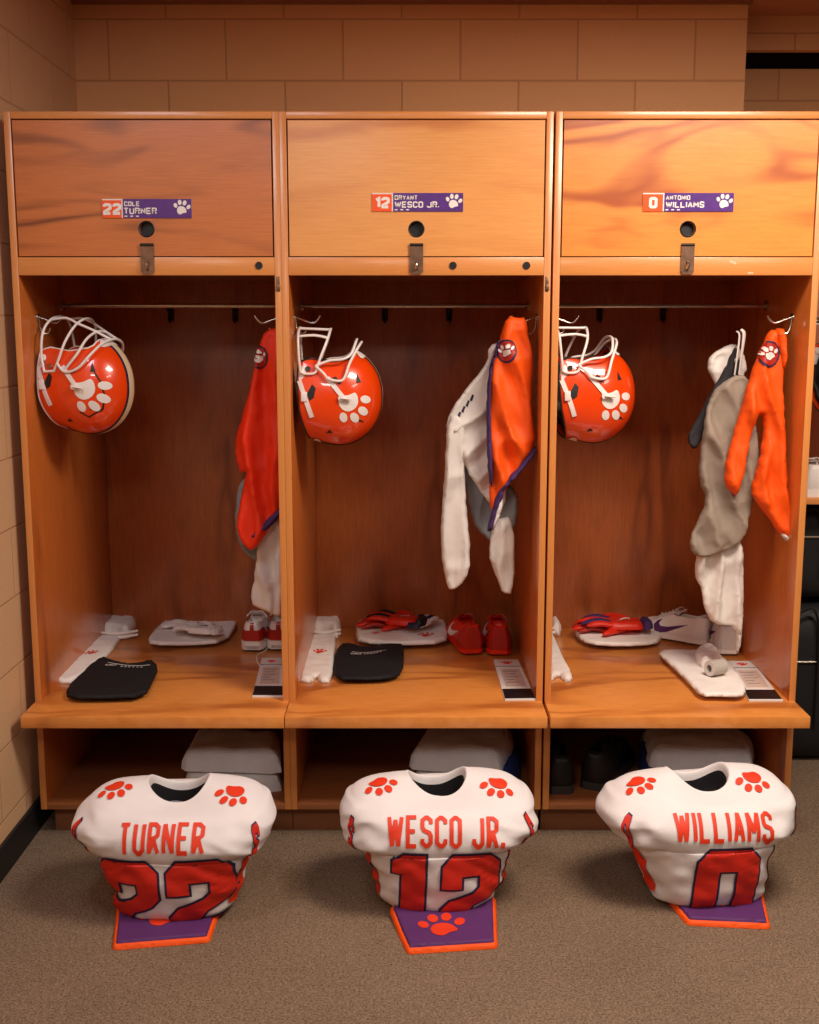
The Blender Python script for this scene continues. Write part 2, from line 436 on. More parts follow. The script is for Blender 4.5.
def block_wall(name, axis, pale=0):
    m, nt, p = new_mat(name); L = nt.links.new
    tc = N(nt, 'ShaderNodeTexCoord'); sp = N(nt, 'ShaderNodeSeparateXYZ'); cb = N(nt, 'ShaderNodeCombineXYZ'); L(tc.outputs['Object'], sp.inputs[0])
    L(sp.outputs[axis], cb.inputs[0]); L(sp.outputs['Z'], cb.inputs[1])
    mp = N(nt, 'ShaderNodeMapping'); mp.inputs['Location'].default_value = ((.027, .055, 0) if axis == 'X' else (.17, .055, 0)); L(cb.outputs[0], mp.inputs['Vector'])
    b = N(nt, 'ShaderNodeTexBrick'); b.offset = .5
    b.inputs['Scale'].default_value = 1; b.inputs['Brick Width'].default_value = .406; b.inputs['Row Height'].default_value = .2032
    b.inputs['Mortar Size'].default_value = .004; b.inputs['Mortar Smooth'].default_value = .6; b.inputs['Bias'].default_value = 0
    b.inputs['Color1'].default_value = srgb(234, 176, 118); b.inputs['Color2'].default_value = srgb(228, 169, 112); b.inputs['Mortar'].default_value = srgb(206, 148, 98)
    L(mp.outputs[0], b.inputs['Vector'])
    if pale:
        b.inputs['Color1'].default_value = srgb(216, 176, 134); b.inputs['Color2'].default_value = srgb(210, 169, 128); b.inputs['Mortar'].default_value = srgb(196, 154, 114)
    n = N(nt, 'ShaderNodeTexNoise'); n.inputs['Scale'].default_value = 90; n.inputs['Detail'].default_value = 4; L(tc.outputs['Object'], n.inputs['Vector'])
    L(b.outputs['Color'], p.inputs['Base Color']); p.inputs['Roughness'].default_value = .6
    s = N(nt, 'ShaderNodeMath', operation='MULTIPLY'); s.inputs[1].default_value = -.6; L(b.outputs['Fac'], s.inputs[0])
    ad = N(nt, 'ShaderNodeMath', operation='MULTIPLY_ADD'); ad.inputs[1].default_value = .25; L(n.outputs['Fac'], ad.inputs[0]); L(s.outputs[0], ad.inputs[2])
    bp = N(nt, 'ShaderNodeBump'); bp.inputs['Strength'].default_value = .6; bp.inputs['Distance'].default_value = .006
    L(ad.outputs[0], bp.inputs['Height']); L(bp.outputs['Normal'], p.inputs['Normal'])
    return m
def carpet_mat():
    m, nt, p = new_mat('speckled_carpet'); L = nt.links.new; v = coords(nt)
    n1 = N(nt, 'ShaderNodeTexNoise'); n1.inputs['Scale'].default_value = 165; n1.inputs['Detail'].default_value = 4; n1.inputs['Roughness'].default_value = .85; L(v, n1.inputs['Vector'])
    r = N(nt, 'ShaderNodeValToRGB'); e = r.color_ramp.elements
    e[0].position = .36; e[0].color = srgb(76, 61, 50); e[1].position = .64; e[1].color = srgb(160, 134, 110); L(n1.outputs['Fac'], r.inputs['Fac'])
    n2 = N(nt, 'ShaderNodeTexNoise'); n2.inputs['Scale'].default_value = 2.5; n2.inputs['Detail'].default_value = 5; L(v, n2.inputs['Vector'])
    n4 = N(nt, 'ShaderNodeTexNoise'); n4.inputs['Scale'].default_value = 45; n4.inputs['Detail'].default_value = 3; L(v, n4.inputs['Vector'])
    ad = N(nt, 'ShaderNodeMath', operation='ADD'); L(n2.outputs['Fac'], ad.inputs[0]); L(n4.outputs['Fac'], ad.inputs[1])
    mr = N(nt, 'ShaderNodeMapRange'); mr.inputs['From Min'].default_value = .7; mr.inputs['From Max'].default_value = 1.3; mr.inputs['To Min'].default_value = .82; mr.inputs['To Max'].default_value = 1.1; L(ad.outputs[0], mr.inputs['Value'])
    mx = N(nt, 'ShaderNodeMix', data_type='RGBA', blend_type='MULTIPLY'); mx.inputs[0].default_value = 1; L(r.outputs['Color'], mx.inputs[6]); L(mr.outputs['Result'], mx.inputs[7])
    L(mx.outputs[2], p.inputs['Base Color']); p.inputs['Roughness'].default_value = .95; p.inputs['Specular IOR Level'].default_value = .15
    bp = N(nt, 'ShaderNodeBump'); bp.inputs['Strength'].default_value = .8; bp.inputs['Distance'].default_value = .004
    L(n1.outputs['Fac'], bp.inputs['Height']); L(bp.outputs['Normal'], p.inputs['Normal'])
    return m
def ceiling_mat():
    m, nt, p = new_mat('ceiling_tile'); L = nt.links.new; v = coords(nt, (1, 1, 1), (.27, .05, 0))
    b = N(nt, 'ShaderNodeTexBrick'); b.offset = 0; b.inputs['Scale'].default_value = 1; b.inputs['Brick Width'].default_value = .61; b.inputs['Row Height'].default_value = 1.22
    b.inputs['Mortar Size'].default_value = .011; b.inputs['Color1'].default_value = b.inputs['Color2'].default_value = srgb(206, 144, 100); b.inputs['Mortar'].default_value = srgb(180, 118, 78)
    L(v, b.inputs['Vector']); L(b.outputs['Color'], p.inputs['Base Color']); p.inputs['Roughness'].default_value = .9
    bp = N(nt, 'ShaderNodeBump'); bp.inputs['Strength'].default_value = .7; bp.inputs['Distance'].default_value = .01
    L(b.outputs['Fac'], bp.inputs['Height']); L(bp.outputs['Normal'], p.inputs['Normal'])
    return m

# ------------------------------------------------------------------ setting
YF = 3.301; YB = 4.15; XL, XD1, XD2, XR = -1.123, -.361, .402, 1.157
ZT, ZSEAT, ZRAIL, CEIL = 2.128, .432, 1.684, 2.645
ZB1 = atY(743, 50, 4.36).z; ZB2 = atY(743, 69, 4.53).z
XWALL = -1.158; YWALL = 4.17; XCOR = 1.165
struct('floor', bx(-1.4, 3.2, -1.2, 5.2, -.05, 0, bev=0), carpet_mat(), 'grey-brown speckled carpet floor')
wb = block_wall('painted_block_back', 'X'); ws = block_wall('painted_block_side', 'Y', 1)
struct('wall_back', bx(XWALL - .2, XCOR, YWALL, YWALL + .2, 0, CEIL, bev=0), wb, 'beige painted concrete block wall behind the lockers')
struct('wall_left', bx(XWALL - .15, XWALL, -1.2, YWALL, 0, CEIL, bev=0), ws, 'beige painted concrete block wall on the left')
struct('ceiling', bx(-1.4, 3.2, -1.2, 5.2, CEIL, CEIL + .05, bev=0), ceiling_mat(), 'suspended tile ceiling')
struct('baseboard_left', bx(XWALL, XWALL + .012, -1.2, YWALL, 0, .095, bev=.002), M['dark'], 'black rubber baseboard along the left wall')
struct('wall_right', bx(XCOR, 3.2, YWALL + .36, YWALL + .5, 0, ZB2, bev=0), wb, 'beige block wall set back right of the corner')
struct('trim_1', bx(XCOR, 3.2, YWALL + .19, YWALL + .23, ZB1, CEIL, bev=0), wb, 'beam under the ceiling over the dark gap')
struct('gap_shade', bx(XCOR, 3.2, YWALL + .48, YWALL + .52, ZB2, CEIL, bev=0), M['dark'], 'black panel standing in for the unlit gap between beam and wall')  # black colour stands in for the darkness of the deeper space
struct('trim_3', bx(XWALL, XCOR + .01, YWALL - .025, YWALL, CEIL - .012, CEIL, bev=0), M['kick'], 'ceiling edge angle over the back wall')

# ------------------------------------------------------------------ lockers
def wire_hook(parent, x, y, z, s):
    """chrome double hook on a side panel; s=+1 points to +x"""
    b = B()
    cyl(b, (x, y, z), (x + s * .004, y, z), .013, 14)
    tube(b, [(x + s * .003, y, z + .002), (x + s * .03, y - .004, z - .008), (x + s * .055, y - .008, z - .016), (x + s * .07, y - .008, z - .006), (x + s * .078, y - .008, z + .006)], .0028, 8, smooth=4)
    tube(b, [(x + s * .003, y, z), (x + s * .006, y, z - .03), (x + s * .016, y, z - .046), (x + s * .03, y, z - .045), (x + s * .036, y, z - .03)], .0028, 8, smooth=4)
    return obj('hook', b, M['chrome'], parent, world=True)
def locker(x0, x1, idx, label, door_m, plate):
    t = .0195
    L = thing('wooden_locker', label, 'locker', ((x0 + x1) / 2, YF, 0), group='wooden lockers in the row')
    g = dict(parent=L, world=True, smooth=True)
    for a, b in ((x0, x0 + t), (x1 - t, x1)):
        m = bx(a, b, YF, YB, .088, ZT); m.faces.ensure_lookup_table(); m.normal_update()
        for f in m.faces: f.material_index = 1 if f.normal.y < -.9 else 0
        obj('side_panel', m, [M['side'], M['stile']], **g)
    obj('back_panel', bx(x0 + t, x1 - t, YB - .012, YB, .088, ZT), M['back'], **g)
    obj('top_panel', bx(x0 + t, x1 - t, YF, YB - .012, ZT - .0195, ZT), M['rail'], **g)
    obj('compartment_floor', bx(x0 + t, x1 - t, YF + .004, YB - .012, ZRAIL + .012, ZRAIL + .03), M['inner'], **g)
    rl = obj('bottom_rail', bx(x0 + t, x1 - t, YF, YF + .02, ZRAIL, ZRAIL + .05), M['rail'], **g)
    # seat with overhang
    obj('bench_seat', bx(x0 + .0008, x1 - .0008, 3.163, YB - .012, ZSEAT - .036, ZSEAT, bev=.003), M['bench'], **g)
    obj('base_panel', bx(x0 + t, x1 - t, YF, YB - .012, .088, .108), M['inner'], **g)
    obj('toe_kick', bx(x0 + .0008 + (.025 if idx == 0 else 0), x1 - .0008 - (.025 if idx == 2 else 0), YF + .05, YF + .07, 0, .088), M['kick'], **g)
    # door
    dx0, dx1, dz0, dz1 = x0 + t + .004, x1 - t - .004, ZRAIL + .053, ZT - .0195 - .004
    cx = {0: atY(146.5, 229, YF), 1: atY(416.5, 229, YF), 2: atY(688, 229, YF)}[idx]
    hole = ell(cx.x, cx.z, .0205, .0205, n=28)
    D = obj('door', slab([[(dx0, dz0), (dx1, dz0), (dx1, dz1), (dx0, dz1)], hole], 0, .018, lambda u, v, w: (u, YF + .019 - w, v)), door_m, auto=30, **g)
    rb = B(); tube(rb, [(cx.x + .021 * math.cos(a), YF + .0005, cx.z + .021 * math.sin(a)) for a in [2 * PI * k / 28 for k in range(28)]], .002, 6, closed=True)
    obj('finger_hole_rim', rb, M['black_plastic'], D, world=True)
    ob = B(); cyl(ob, (cx.x, YF + .016, cx.z), (cx.x, YF + .03, cx.z), .026, 24)
    obj('hole_shade', ob, M['black_plastic'], D, world=True)  # black disc painting the dark compartment interior behind the hole
    # name plate on door
    ax, bxx = plate['px']
    p0 = atY(ax, plate['py'][0], YF); p1 = atY(bxx, plate['py'][1], YF); sx = atY(plate['split'], 200, YF).x
    z0, z1 = min(p0.z, p1.z), max(p0.z, p1.z); h = z1 - z0
    NP = obj('name_plate', bx(p0.x, p1.x, YF - .0016, YF + .0012, z0, z1, bev=0), M['paper'], D, world=True, smooth=False)
    obj('number_field', bx(p0.x, sx - .002, YF - .0024, YF - .0014, z0, z1 - h * .07, bev=0), M['pl_orange'], NP, world=True, smooth=False)
    obj('name_field', bx(sx + .002, p1.x, YF - .0024, YF - .0014, z0, z1, bev=0), M['pl_purple'], NP, world=True, smooth=False)
    b = B(); pl = lambda u, v, w: (u, YF - .0024 - w, v)
    def add(loops_list):
        for l in loops_list: merge(b, slab(l, 0, .0007, pl))
    add(text_loops(plate['num'], h * .62, w=.5, sw=.26, gap=.34, cx=(p0.x + sx) / 2, cy=z0 + h * .16))
    n1 = text_loops(plate['first'], h * .25, w=.55, sw=.2, gap=.32); mn = min(p[0] for l in n1 for q in l for p in q)
    add([[[(p[0] - mn + sx + .006, p[1] + z0 + h * .62) for p in q] for q in l] for l in n1])
    n2 = text_loops(plate['last'], h * .34, w=.58, sw=.2, gap=.32); mn = min(p[0] for l in n2 for q in l for p in q)
    add([[[(p[0] - mn + sx + .006, p[1] + z0 + h * .2) for p in q] for q in l] for l in n2])
    add([[[(sx + .006 + k * .016, z0 + h * .06), (sx + .014 + k * .016, z0 + h * .06), (sx + .014 + k * .016, z0 + h * .12), (sx + .006 + k * .016, z0 + h * .12)]] for k in range(3)])
    add(paw(h * .86, p1.x - h * .52, z0 + h * .5, -.15))
    obj('lettering', b, M['white'], NP, world=True, smooth=False)
    # hasp
    q0 = atY(cx.x * F / (YF * C_) + 409.5, 244, YF); hz1, hz0 = atY(0, 245, YF).z, atY(0, 274.5, YF).z
    HB = B(); hxx = cx.x + {0: 0, 1: 0, 2: .001}[idx]
    merge(HB, slab([[(hxx - .0185, hz0 + .008), (hxx - .012, hz0), (hxx + .012, hz0), (hxx + .0185, hz0 + .008), (hxx + .0185, hz1), (hxx - .0185, hz1)], [(hxx - .004, hz0 + .012), (hxx - .004, hz0 + .036), (hxx + .004, hz0 + .036), (hxx + .004, hz0 + .012)]], 0, .003, lambda u, v, w: (u, YF - .003 - w, v)))
    hp = obj('hasp', HB, M['steel'], D, world=True, smooth=False)
    hk = B(); cyl(hk, (hxx - .0185, YF - .004, hz1), (hxx + .0185, YF - .004, hz1), .0045, 12)
    obj('hinge_knuckle', hk, M['darkmetal'], hp, world=True)
    st = B(); tube(st, [(hxx, YF, hz0 + .014), (hxx, YF - .016, hz0 + .016), (hxx, YF - .02, hz0 + .024), (hxx, YF - .016, hz0 + .032), (hxx, YF, hz0 + .034)], .0028, 8, smooth=4)
    obj('staple', st, M['chrome'], hp, world=True)
    for px in {0: [259], 1: [453, 526.5], 2: []}[idx]:
        c = atY(px, 265.5, YF); b = B(); cyl(b, (c.x, YF + .002, c.z), (c.x, YF - .003, c.z), .0105, 20)
        obj('plug', b, M['black_plastic'], rl, world=True)
    if idx == 2:
        for px, py, w_, a_ in ((733, 262.5, .024, -.4), (750.5, 273, .018, 0)):
            c = atY(px, py, YF); ca, sa = math.cos(a_), math.sin(a_)
            lp = [(c.x + (u * ca - v * sa) * w_ / 2, c.z + (u * sa + v * ca) * w_ / 2) for u, v in ((-1, -.1), (-.4, -.28), (.1, -.12), (.6, -.3), (1, .05), (.4, .26), (-.1, .15), (-.7, .3))]
            obj('paint_scuff', slab([lp], 0, .0005, lambda u, v, w: (u, YF - .0002 - w, v)), M['cream'], rl, world=True, smooth=False)
    # strike plates on the stile edges
    if idx < 2:
        a = x1 - t / 2
        pb = bx(a - .006, a + .004, YF - .002, YF + .001, ZRAIL - .045, ZRAIL - .003, bev=.0008); cyl(pb, (a, YF - .004, ZRAIL - .018), (a, YF, ZRAIL - .018), .003, 10)
        box(pb, a - .004, a + .005, YF - .006, YF, ZRAIL - .042, ZRAIL - .026, bev=.001)
        obj('strike_plate', pb, M['steel'], L, world=True)
    # hanging rod
    zr = 1.606; yr = 3.7; b = B()
    cyl(b, (x0 + t, yr, zr), (x1 - t - .0, yr, zr), .0055, 12); cyl(b, (x0 + t + .035, yr, zr), (x1 - t - .02, yr, zr), .0075, 14)
    for a, s in ((x0 + t, 1), (x1 - t, -1)): cyl(b, (a, yr, zr), (a + s * .006, yr, zr), .017, 16)
    obj('hanging_rod', b, M['chrome'], L, world=True)
    wire_hook(L, x0 + t, 3.45, 1.567, 1); wire_hook(L, x1 - t, 3.45, 1.567, -1)
    for k in (.36, .66):
        x = x0 + (x1 - x0) * k; y = YB - .012; b = bx(x - .011, x + .011, y - .004, y, 1.56, 1.62, bev=.001)
        tube(b, [(x, y - .003, 1.60), (x, y - .03, 1.592), (x, y - .055, 1.60), (x, y - .06, 1.615)], .004, 8, smooth=3)
        tube(b, [(x, y - .003, 1.575), (x, y - .02, 1.555), (x, y - .032, 1.565)], .004, 8, smooth=3)
        obj('coat_hook', b, M['darkmetal'], L, world=True)
    return L
locker(XL, XD1, 0, 'left wooden locker, its name plate numbered 22, door coloured darker and redder for the light falloff', M['door1'], dict(px=(102, 192), py=(199, 218), split=122, num='22', first='COLE', last='TURNER'))
locker(XD1, XD2 - .003, 1, 'middle wooden locker, its name plate numbered 12, palest door', M['door2'], dict(px=(372, 463), py=(193, 211.5), split=392.5, num='12', first='BRYANT', last='WESCO JR.'))
locker(XD2 + .003, XR, 2, 'right wooden locker, its name plate numbered 0, streaky orange grain', M['door3'], dict(px=(643, 733), py=(193, 211.5), split=663.5, num='0', first='ANTONIO', last='WILLIAMS'))

# ------------------------------------------------------------------ jerseys over shoulder pads
def smoothstep(a, b, x):
    t = min(max((x - a) / (b - a), 0), 1); return t * t * (3 - 2 * t)
PROF = [  # z, half width, half depth, centre y
 (.000, .130, .096, .008), (.014, .144, .114, .003), (.042, .153, .127, .000), (.085, .165, .138, 0), (.135, .178, .145, 0), (.176, .188, .149, 0), (.186, .196, .150, 0),
 (.191, .232, .152, 0), (.203, .246, .155, 0), (.224, .253, .157, .002), (.247, .255, .156, .006), (.267, .251, .151, .012), (.284, .241, .142, .02), (.298, .221, .128, .03), (.308, .186, .112, .038), (.314, .130, .094, .045), (.318, .086, .074, .05)]
def pads(px, py, label, name, num, yaw, roll, seed, plate_px, Yc=2.885, name_rot=0, cxs=0, lean=0, neck=0):
    c = atY(px, 860, Yc); base = Vector((c.x, Yc, 0))
    T = thing('football_jersey', label, 'jersey', base, Euler((0, R(roll), R(yaw))), group='white jerseys over shoulder pads on the floor')
    nth = 96
    prof = catmull([Vector(p[:3]) for p in PROF], 4); cyv = catmull([Vector((p[3], 0, 0)) for p in PROF], 4)
    bm = B(); rings = []
    def pt(v, cy, th, ins=1.0):
        z, a, b = v; cs, sn = math.cos(th), math.sin(th); e = 2 / 2.5
        x = a * math.copysign(abs(cs) ** e, cs) * ins; y = b * math.copysign(abs(sn) ** e, sn) * ins + cy
        # sleeves: cups hang a little lower at the sides, chest/back panels have no step
        w = abs(cs) ** 3
        if .165 < z < .23: 
            k = 1 - smoothstep(.185, .23, z) if z > .185 else 0
            x *= 1 - (1 - w) * .10 * k; y = cy + (y - cy) * (1 - (1 - w) * .02 * k)
        # top: sides high, back and front dip toward neck
        hi = smoothstep(.27, .318, z); zz = z + hi * (.020 * (abs(cs) ** 1.6) * smoothstep(.30, .08, abs(x) * .8) - .014 * abs(sn) ** 2 * smoothstep(.29, .318, z))
        zz += .012 * smoothstep(.20, .26, z) * math.sin(2 * th + .6) * .6
        d = 0
        if z > .015:
            f1 = fbm(x * 9 + seed, z * 16 + y * 3, seed); f2 = noise.noise(Vector((x * 16 + z * 26 + seed, z * 8 - x * 12, y * 9)))
            rid = 1 - abs(noise.noise(Vector((x * 7 + seed * 2, (z + abs(x) * .55) * 22, y * 6)))) * 2
            d = .007 * f1 + .006 * f2 + .010 * rid * smoothstep(.04, .16, abs(x))
            fold = 1 - abs(math.sin(x * 17 + z * 34 * math.copysign(1, x) + seed + 2.5 * noise.noise(Vector((x * 5, z * 7, seed)))))
            d += .009 * fold * smoothstep(.07, .2, abs(x))
            if y < cy: d *= 1 - .6 * smoothstep(.17, .21, z) * (1 - smoothstep(.12, .17, abs(x)))
            if z > .29: d *= .35
        nrm = Vector((cs / max(a, .05), sn / max(b, .05), 0)).normalized()
        return Vector((x + lean * z + neck * smoothstep(.26, .31, z), y, zz)) + nrm * d
    for v, cc in zip(prof, cyv):
        rings.append([bm.verts.new(pt(v, cc.x, 2 * PI * k / nth)) for k in range(nth)])
    # collar band rolls inward
    lastv, lastc = prof[-1], cyv[-1].x
    for k2, (dz, ins) in enumerate(((.003, .96), (.0, .9), (-.02, .86), (-.05, .84), (-.10, .8))):
        ring = []
        for k in range(nth):
            p = pt(lastv, lastc, 2 * PI * k / nth); cp = Vector((lean * .318 + neck, lastc, p.z)); q = cp + (p - cp) * ins; q.z += dz; ring.append(bm.verts.new(q))
        rings.append(ring)
    for i in range(len(rings) - 1):
        for k in range(nth):
            f = bm.faces.new((rings[i][k], rings[i][(k + 1) % nth], rings[i + 1][(k + 1) % nth], rings[i + 1][k]))
            if i >= len(rings) - 3: f.material_index = 1
    bm.faces.new(rings[0][::-1]); f = bm.faces.new(rings[-1]); f.material_index = 1
    bmesh.ops.recalc_face_normals(bm, faces=bm.faces)
    bvh = BVHTree.FromBMesh(bm)
    body = link_mesh('jersey_body', bm, [M['jersey'], M['black']], T)
    sub = body.modifiers.new('s', 'SUBSURF'); sub.levels = 1; sub.render_levels = 1
    # side seam panels (deep orange) just under the sleeves
    for s in (-1, 1):
        b = decal([[[(-.02, .045), (.03, .03), (.035, .162), (-.025, .162)]]], bvh, lambda u, v: (s * .5, u - .045, v), (-s, 0, 0), .0035, .01)
        obj('side_stripe', b, M['redfab'], body)
    start = lambda u, v: (u, -.6, v)
    def rot_loops(LL, a, cx, cy):
        ca, sa = math.cos(a), math.sin(a)
        return [[[(cx + (p[0] - cx) * ca - (p[1] - cy) * sa, cy + (p[0] - cx) * sa + (p[1] - cy) * ca) for p in l] for l in q] for q in LL]
    tl = rot_loops(text_loops(name, .080, w=.27, sw=.125, gap=.20, space=.26, cx=cxs, cy=.214), name_rot, cxs, .24)
    nd = Vector((0, .84, -.54)).normalized(); nup = Vector((0, .54, .84)).normalized()
    st_n = lambda u, v: Vector((u, -.152, .263)) + nup * (v - .254) * 1.0 - nd * .3
    obj('name_lettering', decal(tl, bvh, st_n, nd, .0028, .009), M['print'], body)
    h = .238; y0 = -.042
    if num == '22': xs, gap = .84, .12
    elif num == '12': xs, gap = .78, .24
    else: xs, gap = .88, .1
    cx2 = cxs + (.0 if num != '0' else .014)
    obj('number_outline', decal(rot_loops(digits(num, h, cx2, y0, gap, xs, .0062), name_rot, 0, .1), bvh, start, (0, 1, 0), .0036, .006), M['navy'], body)
    obj('number', decal(rot_loops(digits(num, h, cx2, y0, gap, xs), name_rot, 0, .1), bvh, start, (0, 1, 0), .0050, .006), M['digit'], body)
    for s in (-1, 1):   # sleeve numbers and shoulder paws
        sd = Vector((-s, .75, -.15)).normalized()
        st2 = lambda u, v: Vector((s * .25, -.10, .235)) - sd * .4 + Vector((.6 * u, .8 * s * u * -1, 0)) * (1 if s > 0 else 1) + Vector((0, 0, v))
        obj('sleeve_number_outline', decal(digits(num[-1], .082, 0, -.041, .1, 1, .004), bvh, st2, sd, .0024, .008), M['navy'], body)
        obj('sleeve_number', decal(digits(num[-1], .082, 0, -.041, .1, 1), bvh, st2, sd, .0034, .008), M['digit'], body)
        obj('shoulder_paw', decal(paw(.084, s * .158 + lean * .3, -.006, PI - s * .30), bvh, lambda u, v: (u, v, .6), (0, 0, -1), .003, .008), M['print'], body)
    # inner pads seen through the neck
    b = B(); 
    for s in (-1, 1):
        tube(b, [(s * .02 + lean * .25 + neck, .0, .20), (s * .045 + lean * .25 + neck, .03, .245), (s * .05 + lean * .25 + neck, .075, .245), (s * .02 + lean * .25 + neck, .10, .20)], [.018, .02, .02, .018], 12, smooth=4)
    obj('shoulder_pads', b, M['dark'], T)
    fl = puff(chaikin([(-.05, 0), (.03, -.004), (.05, .03), (-.03, .04)], 2), .004, .006, .01, lambda u, v, w: (u - .012, .035 + v * .9 - w, .235 + v * .9 + w), back=.002)
    obj('collar_flap', fl, M['greyshirt'], T)
    # back plate lying out on the carpet below
    Mi = (Matrix.Translation(base) @ Euler((0, R(roll), R(yaw))).to_matrix().to_4x4()).inverted()
    W = [atZ(a, b_, 0) for a, b_ in plate_px]
    cc = sum(W, Vector()) / len(W)
    q = [(p.x - cc.x, p.y - cc.y) for p in W]; q = chaikin([tuple(p) for p in q], 3)
    # keep corners tight: blend outline
    raw = [(p.x - cc.x, p.y - cc.y) for p in W]
    rr = []
    for i in range(len(raw)):
        a, b_, c2 = Vector(raw[i - 1]), Vector(raw[i]), Vector(raw[(i + 1) % len(raw)])
        e1 = (a - b_).normalized() * .014; e2 = (c2 - b_).normalized() * .014
        for t in (0, .25, .5, .75, 1): 
            p = b_ + e1 * (1 - t) ** 2 + e2 * t ** 2; rr.append((p.x, p.y))
    tilt = lambda u, v: max(0, v + .05) * .10 + .001
    fn = lambda u, v, w: Mi @ Vector((cc.x + u, cc.y + v, tilt(u, v) + w))
    bp = obj('back_plate', puff([rr], .012, .010, .005, fn), M['orangefab'], T); bp['label'] = 'purple padded back plate with orange edging and paw print'
    inn = offset_poly(rr, -.0095)
    pm = puff([inn], .008, .006, .005, lambda u, v, w: fn(u, v, .0110 + w), wr=lambda u, v: .001 * noise.noise(Vector((u * 20, v * 20, 0))))
    bv2 = BVHTree.FromBMesh(pm)
    pad = obj('plate_pad', pm, M['purple'], bp)
    rt = {'22': .25, '12': .12, '0': -.1}[num]
    b = B(); L = paw(.115, 0, 0, rt)
    off = {'22': (.0, -.058), '12': (.012, -.044), '0': (.01, -.05)}[num]
    dn = (Mi.to_3x3() @ Vector((0, 0, -1))).normalized()
    obj('paw_print', decal(L, bv2, lambda u, v: Mi @ Vector((cc.x + u + off[0], cc.y + v * .95 + off[1], .3)), dn, .0012, .01), M['print'], pad)
    return T
pads(177, 860, 'white jersey numbered 22 over shoulder pads on the carpet below the left locker', 'TURNER', '22', -3, 0, 1.3,
     [(117, 906), (112, 951), (210, 943), (223, 905), (214, 890), (125, 890)], name_rot=.03)
pads(438, 856, 'white jersey numbered 12 over shoulder pads on the carpet below the middle locker', 'WESCO JR.', '12', 2, 0, 4.1,
     [(389, 915), (407, 955), (498, 949), (496, 905), (400, 906)], name_rot=-.025, Yc=2.925, cxs=.012)
pads(705, 852, 'white jersey numbered 0 over shoulder pads on the carpet below the right locker', 'WILLIAMS', '0', 5, 0, 8.2,
     [(656, 889), (687, 926), (771, 930), (762, 890), (740, 876), (670, 874)], Yc=2.955, name_rot=-.03, cxs=-.004, lean=-.13, neck=.03)

# ------------------------------------------------------------------ helmets
AX, AY, AZ = .143, .114, .129
LOW = [(0, 20), (30, 19), (38, 14), (44, -8), (50, -42), (56, -58), (75, -62), (105, -58), (135, -48), (160, -42), (180, -40)]
def lowe(d):
    for (a, b), (c, e) in zip(LOW, LOW[1:]):
        if a <= d <= c: return b + (e - b) * smoothstep(a, c, d) if c - a < 20 else b + (e - b) * (d - a) / (c - a)
    return -40
def hpt(phi, e, k=1.0):
    """point of the shell for azimuth phi, elevation e in radians"""
    if e >= 0: h = math.cos(e); z = AZ * math.sin(e)
    else: h = math.cos(e * .42); z = AZ * math.sin(e) * 1.08
    e8 = .94
    c, s = math.cos(phi), math.sin(phi)
    x = AX * math.copysign(abs(c) ** e8, c) * h; y = AY * math.copysign(abs(s) ** e8, s) * h
    jaw = smoothstep(.0, .12, -z) * smoothstep(-.2, .6, c)
    x += .030 * jaw; y *= 1 - .08 * jaw
    if c < 0 and z < 0: x *= 1 - .10 * smoothstep(0, .1, -z)
    x += .006 * smoothstep(.3, 1, c) * smoothstep(-.02, .05, z)
    return Vector((x * k, y * k, z * k))
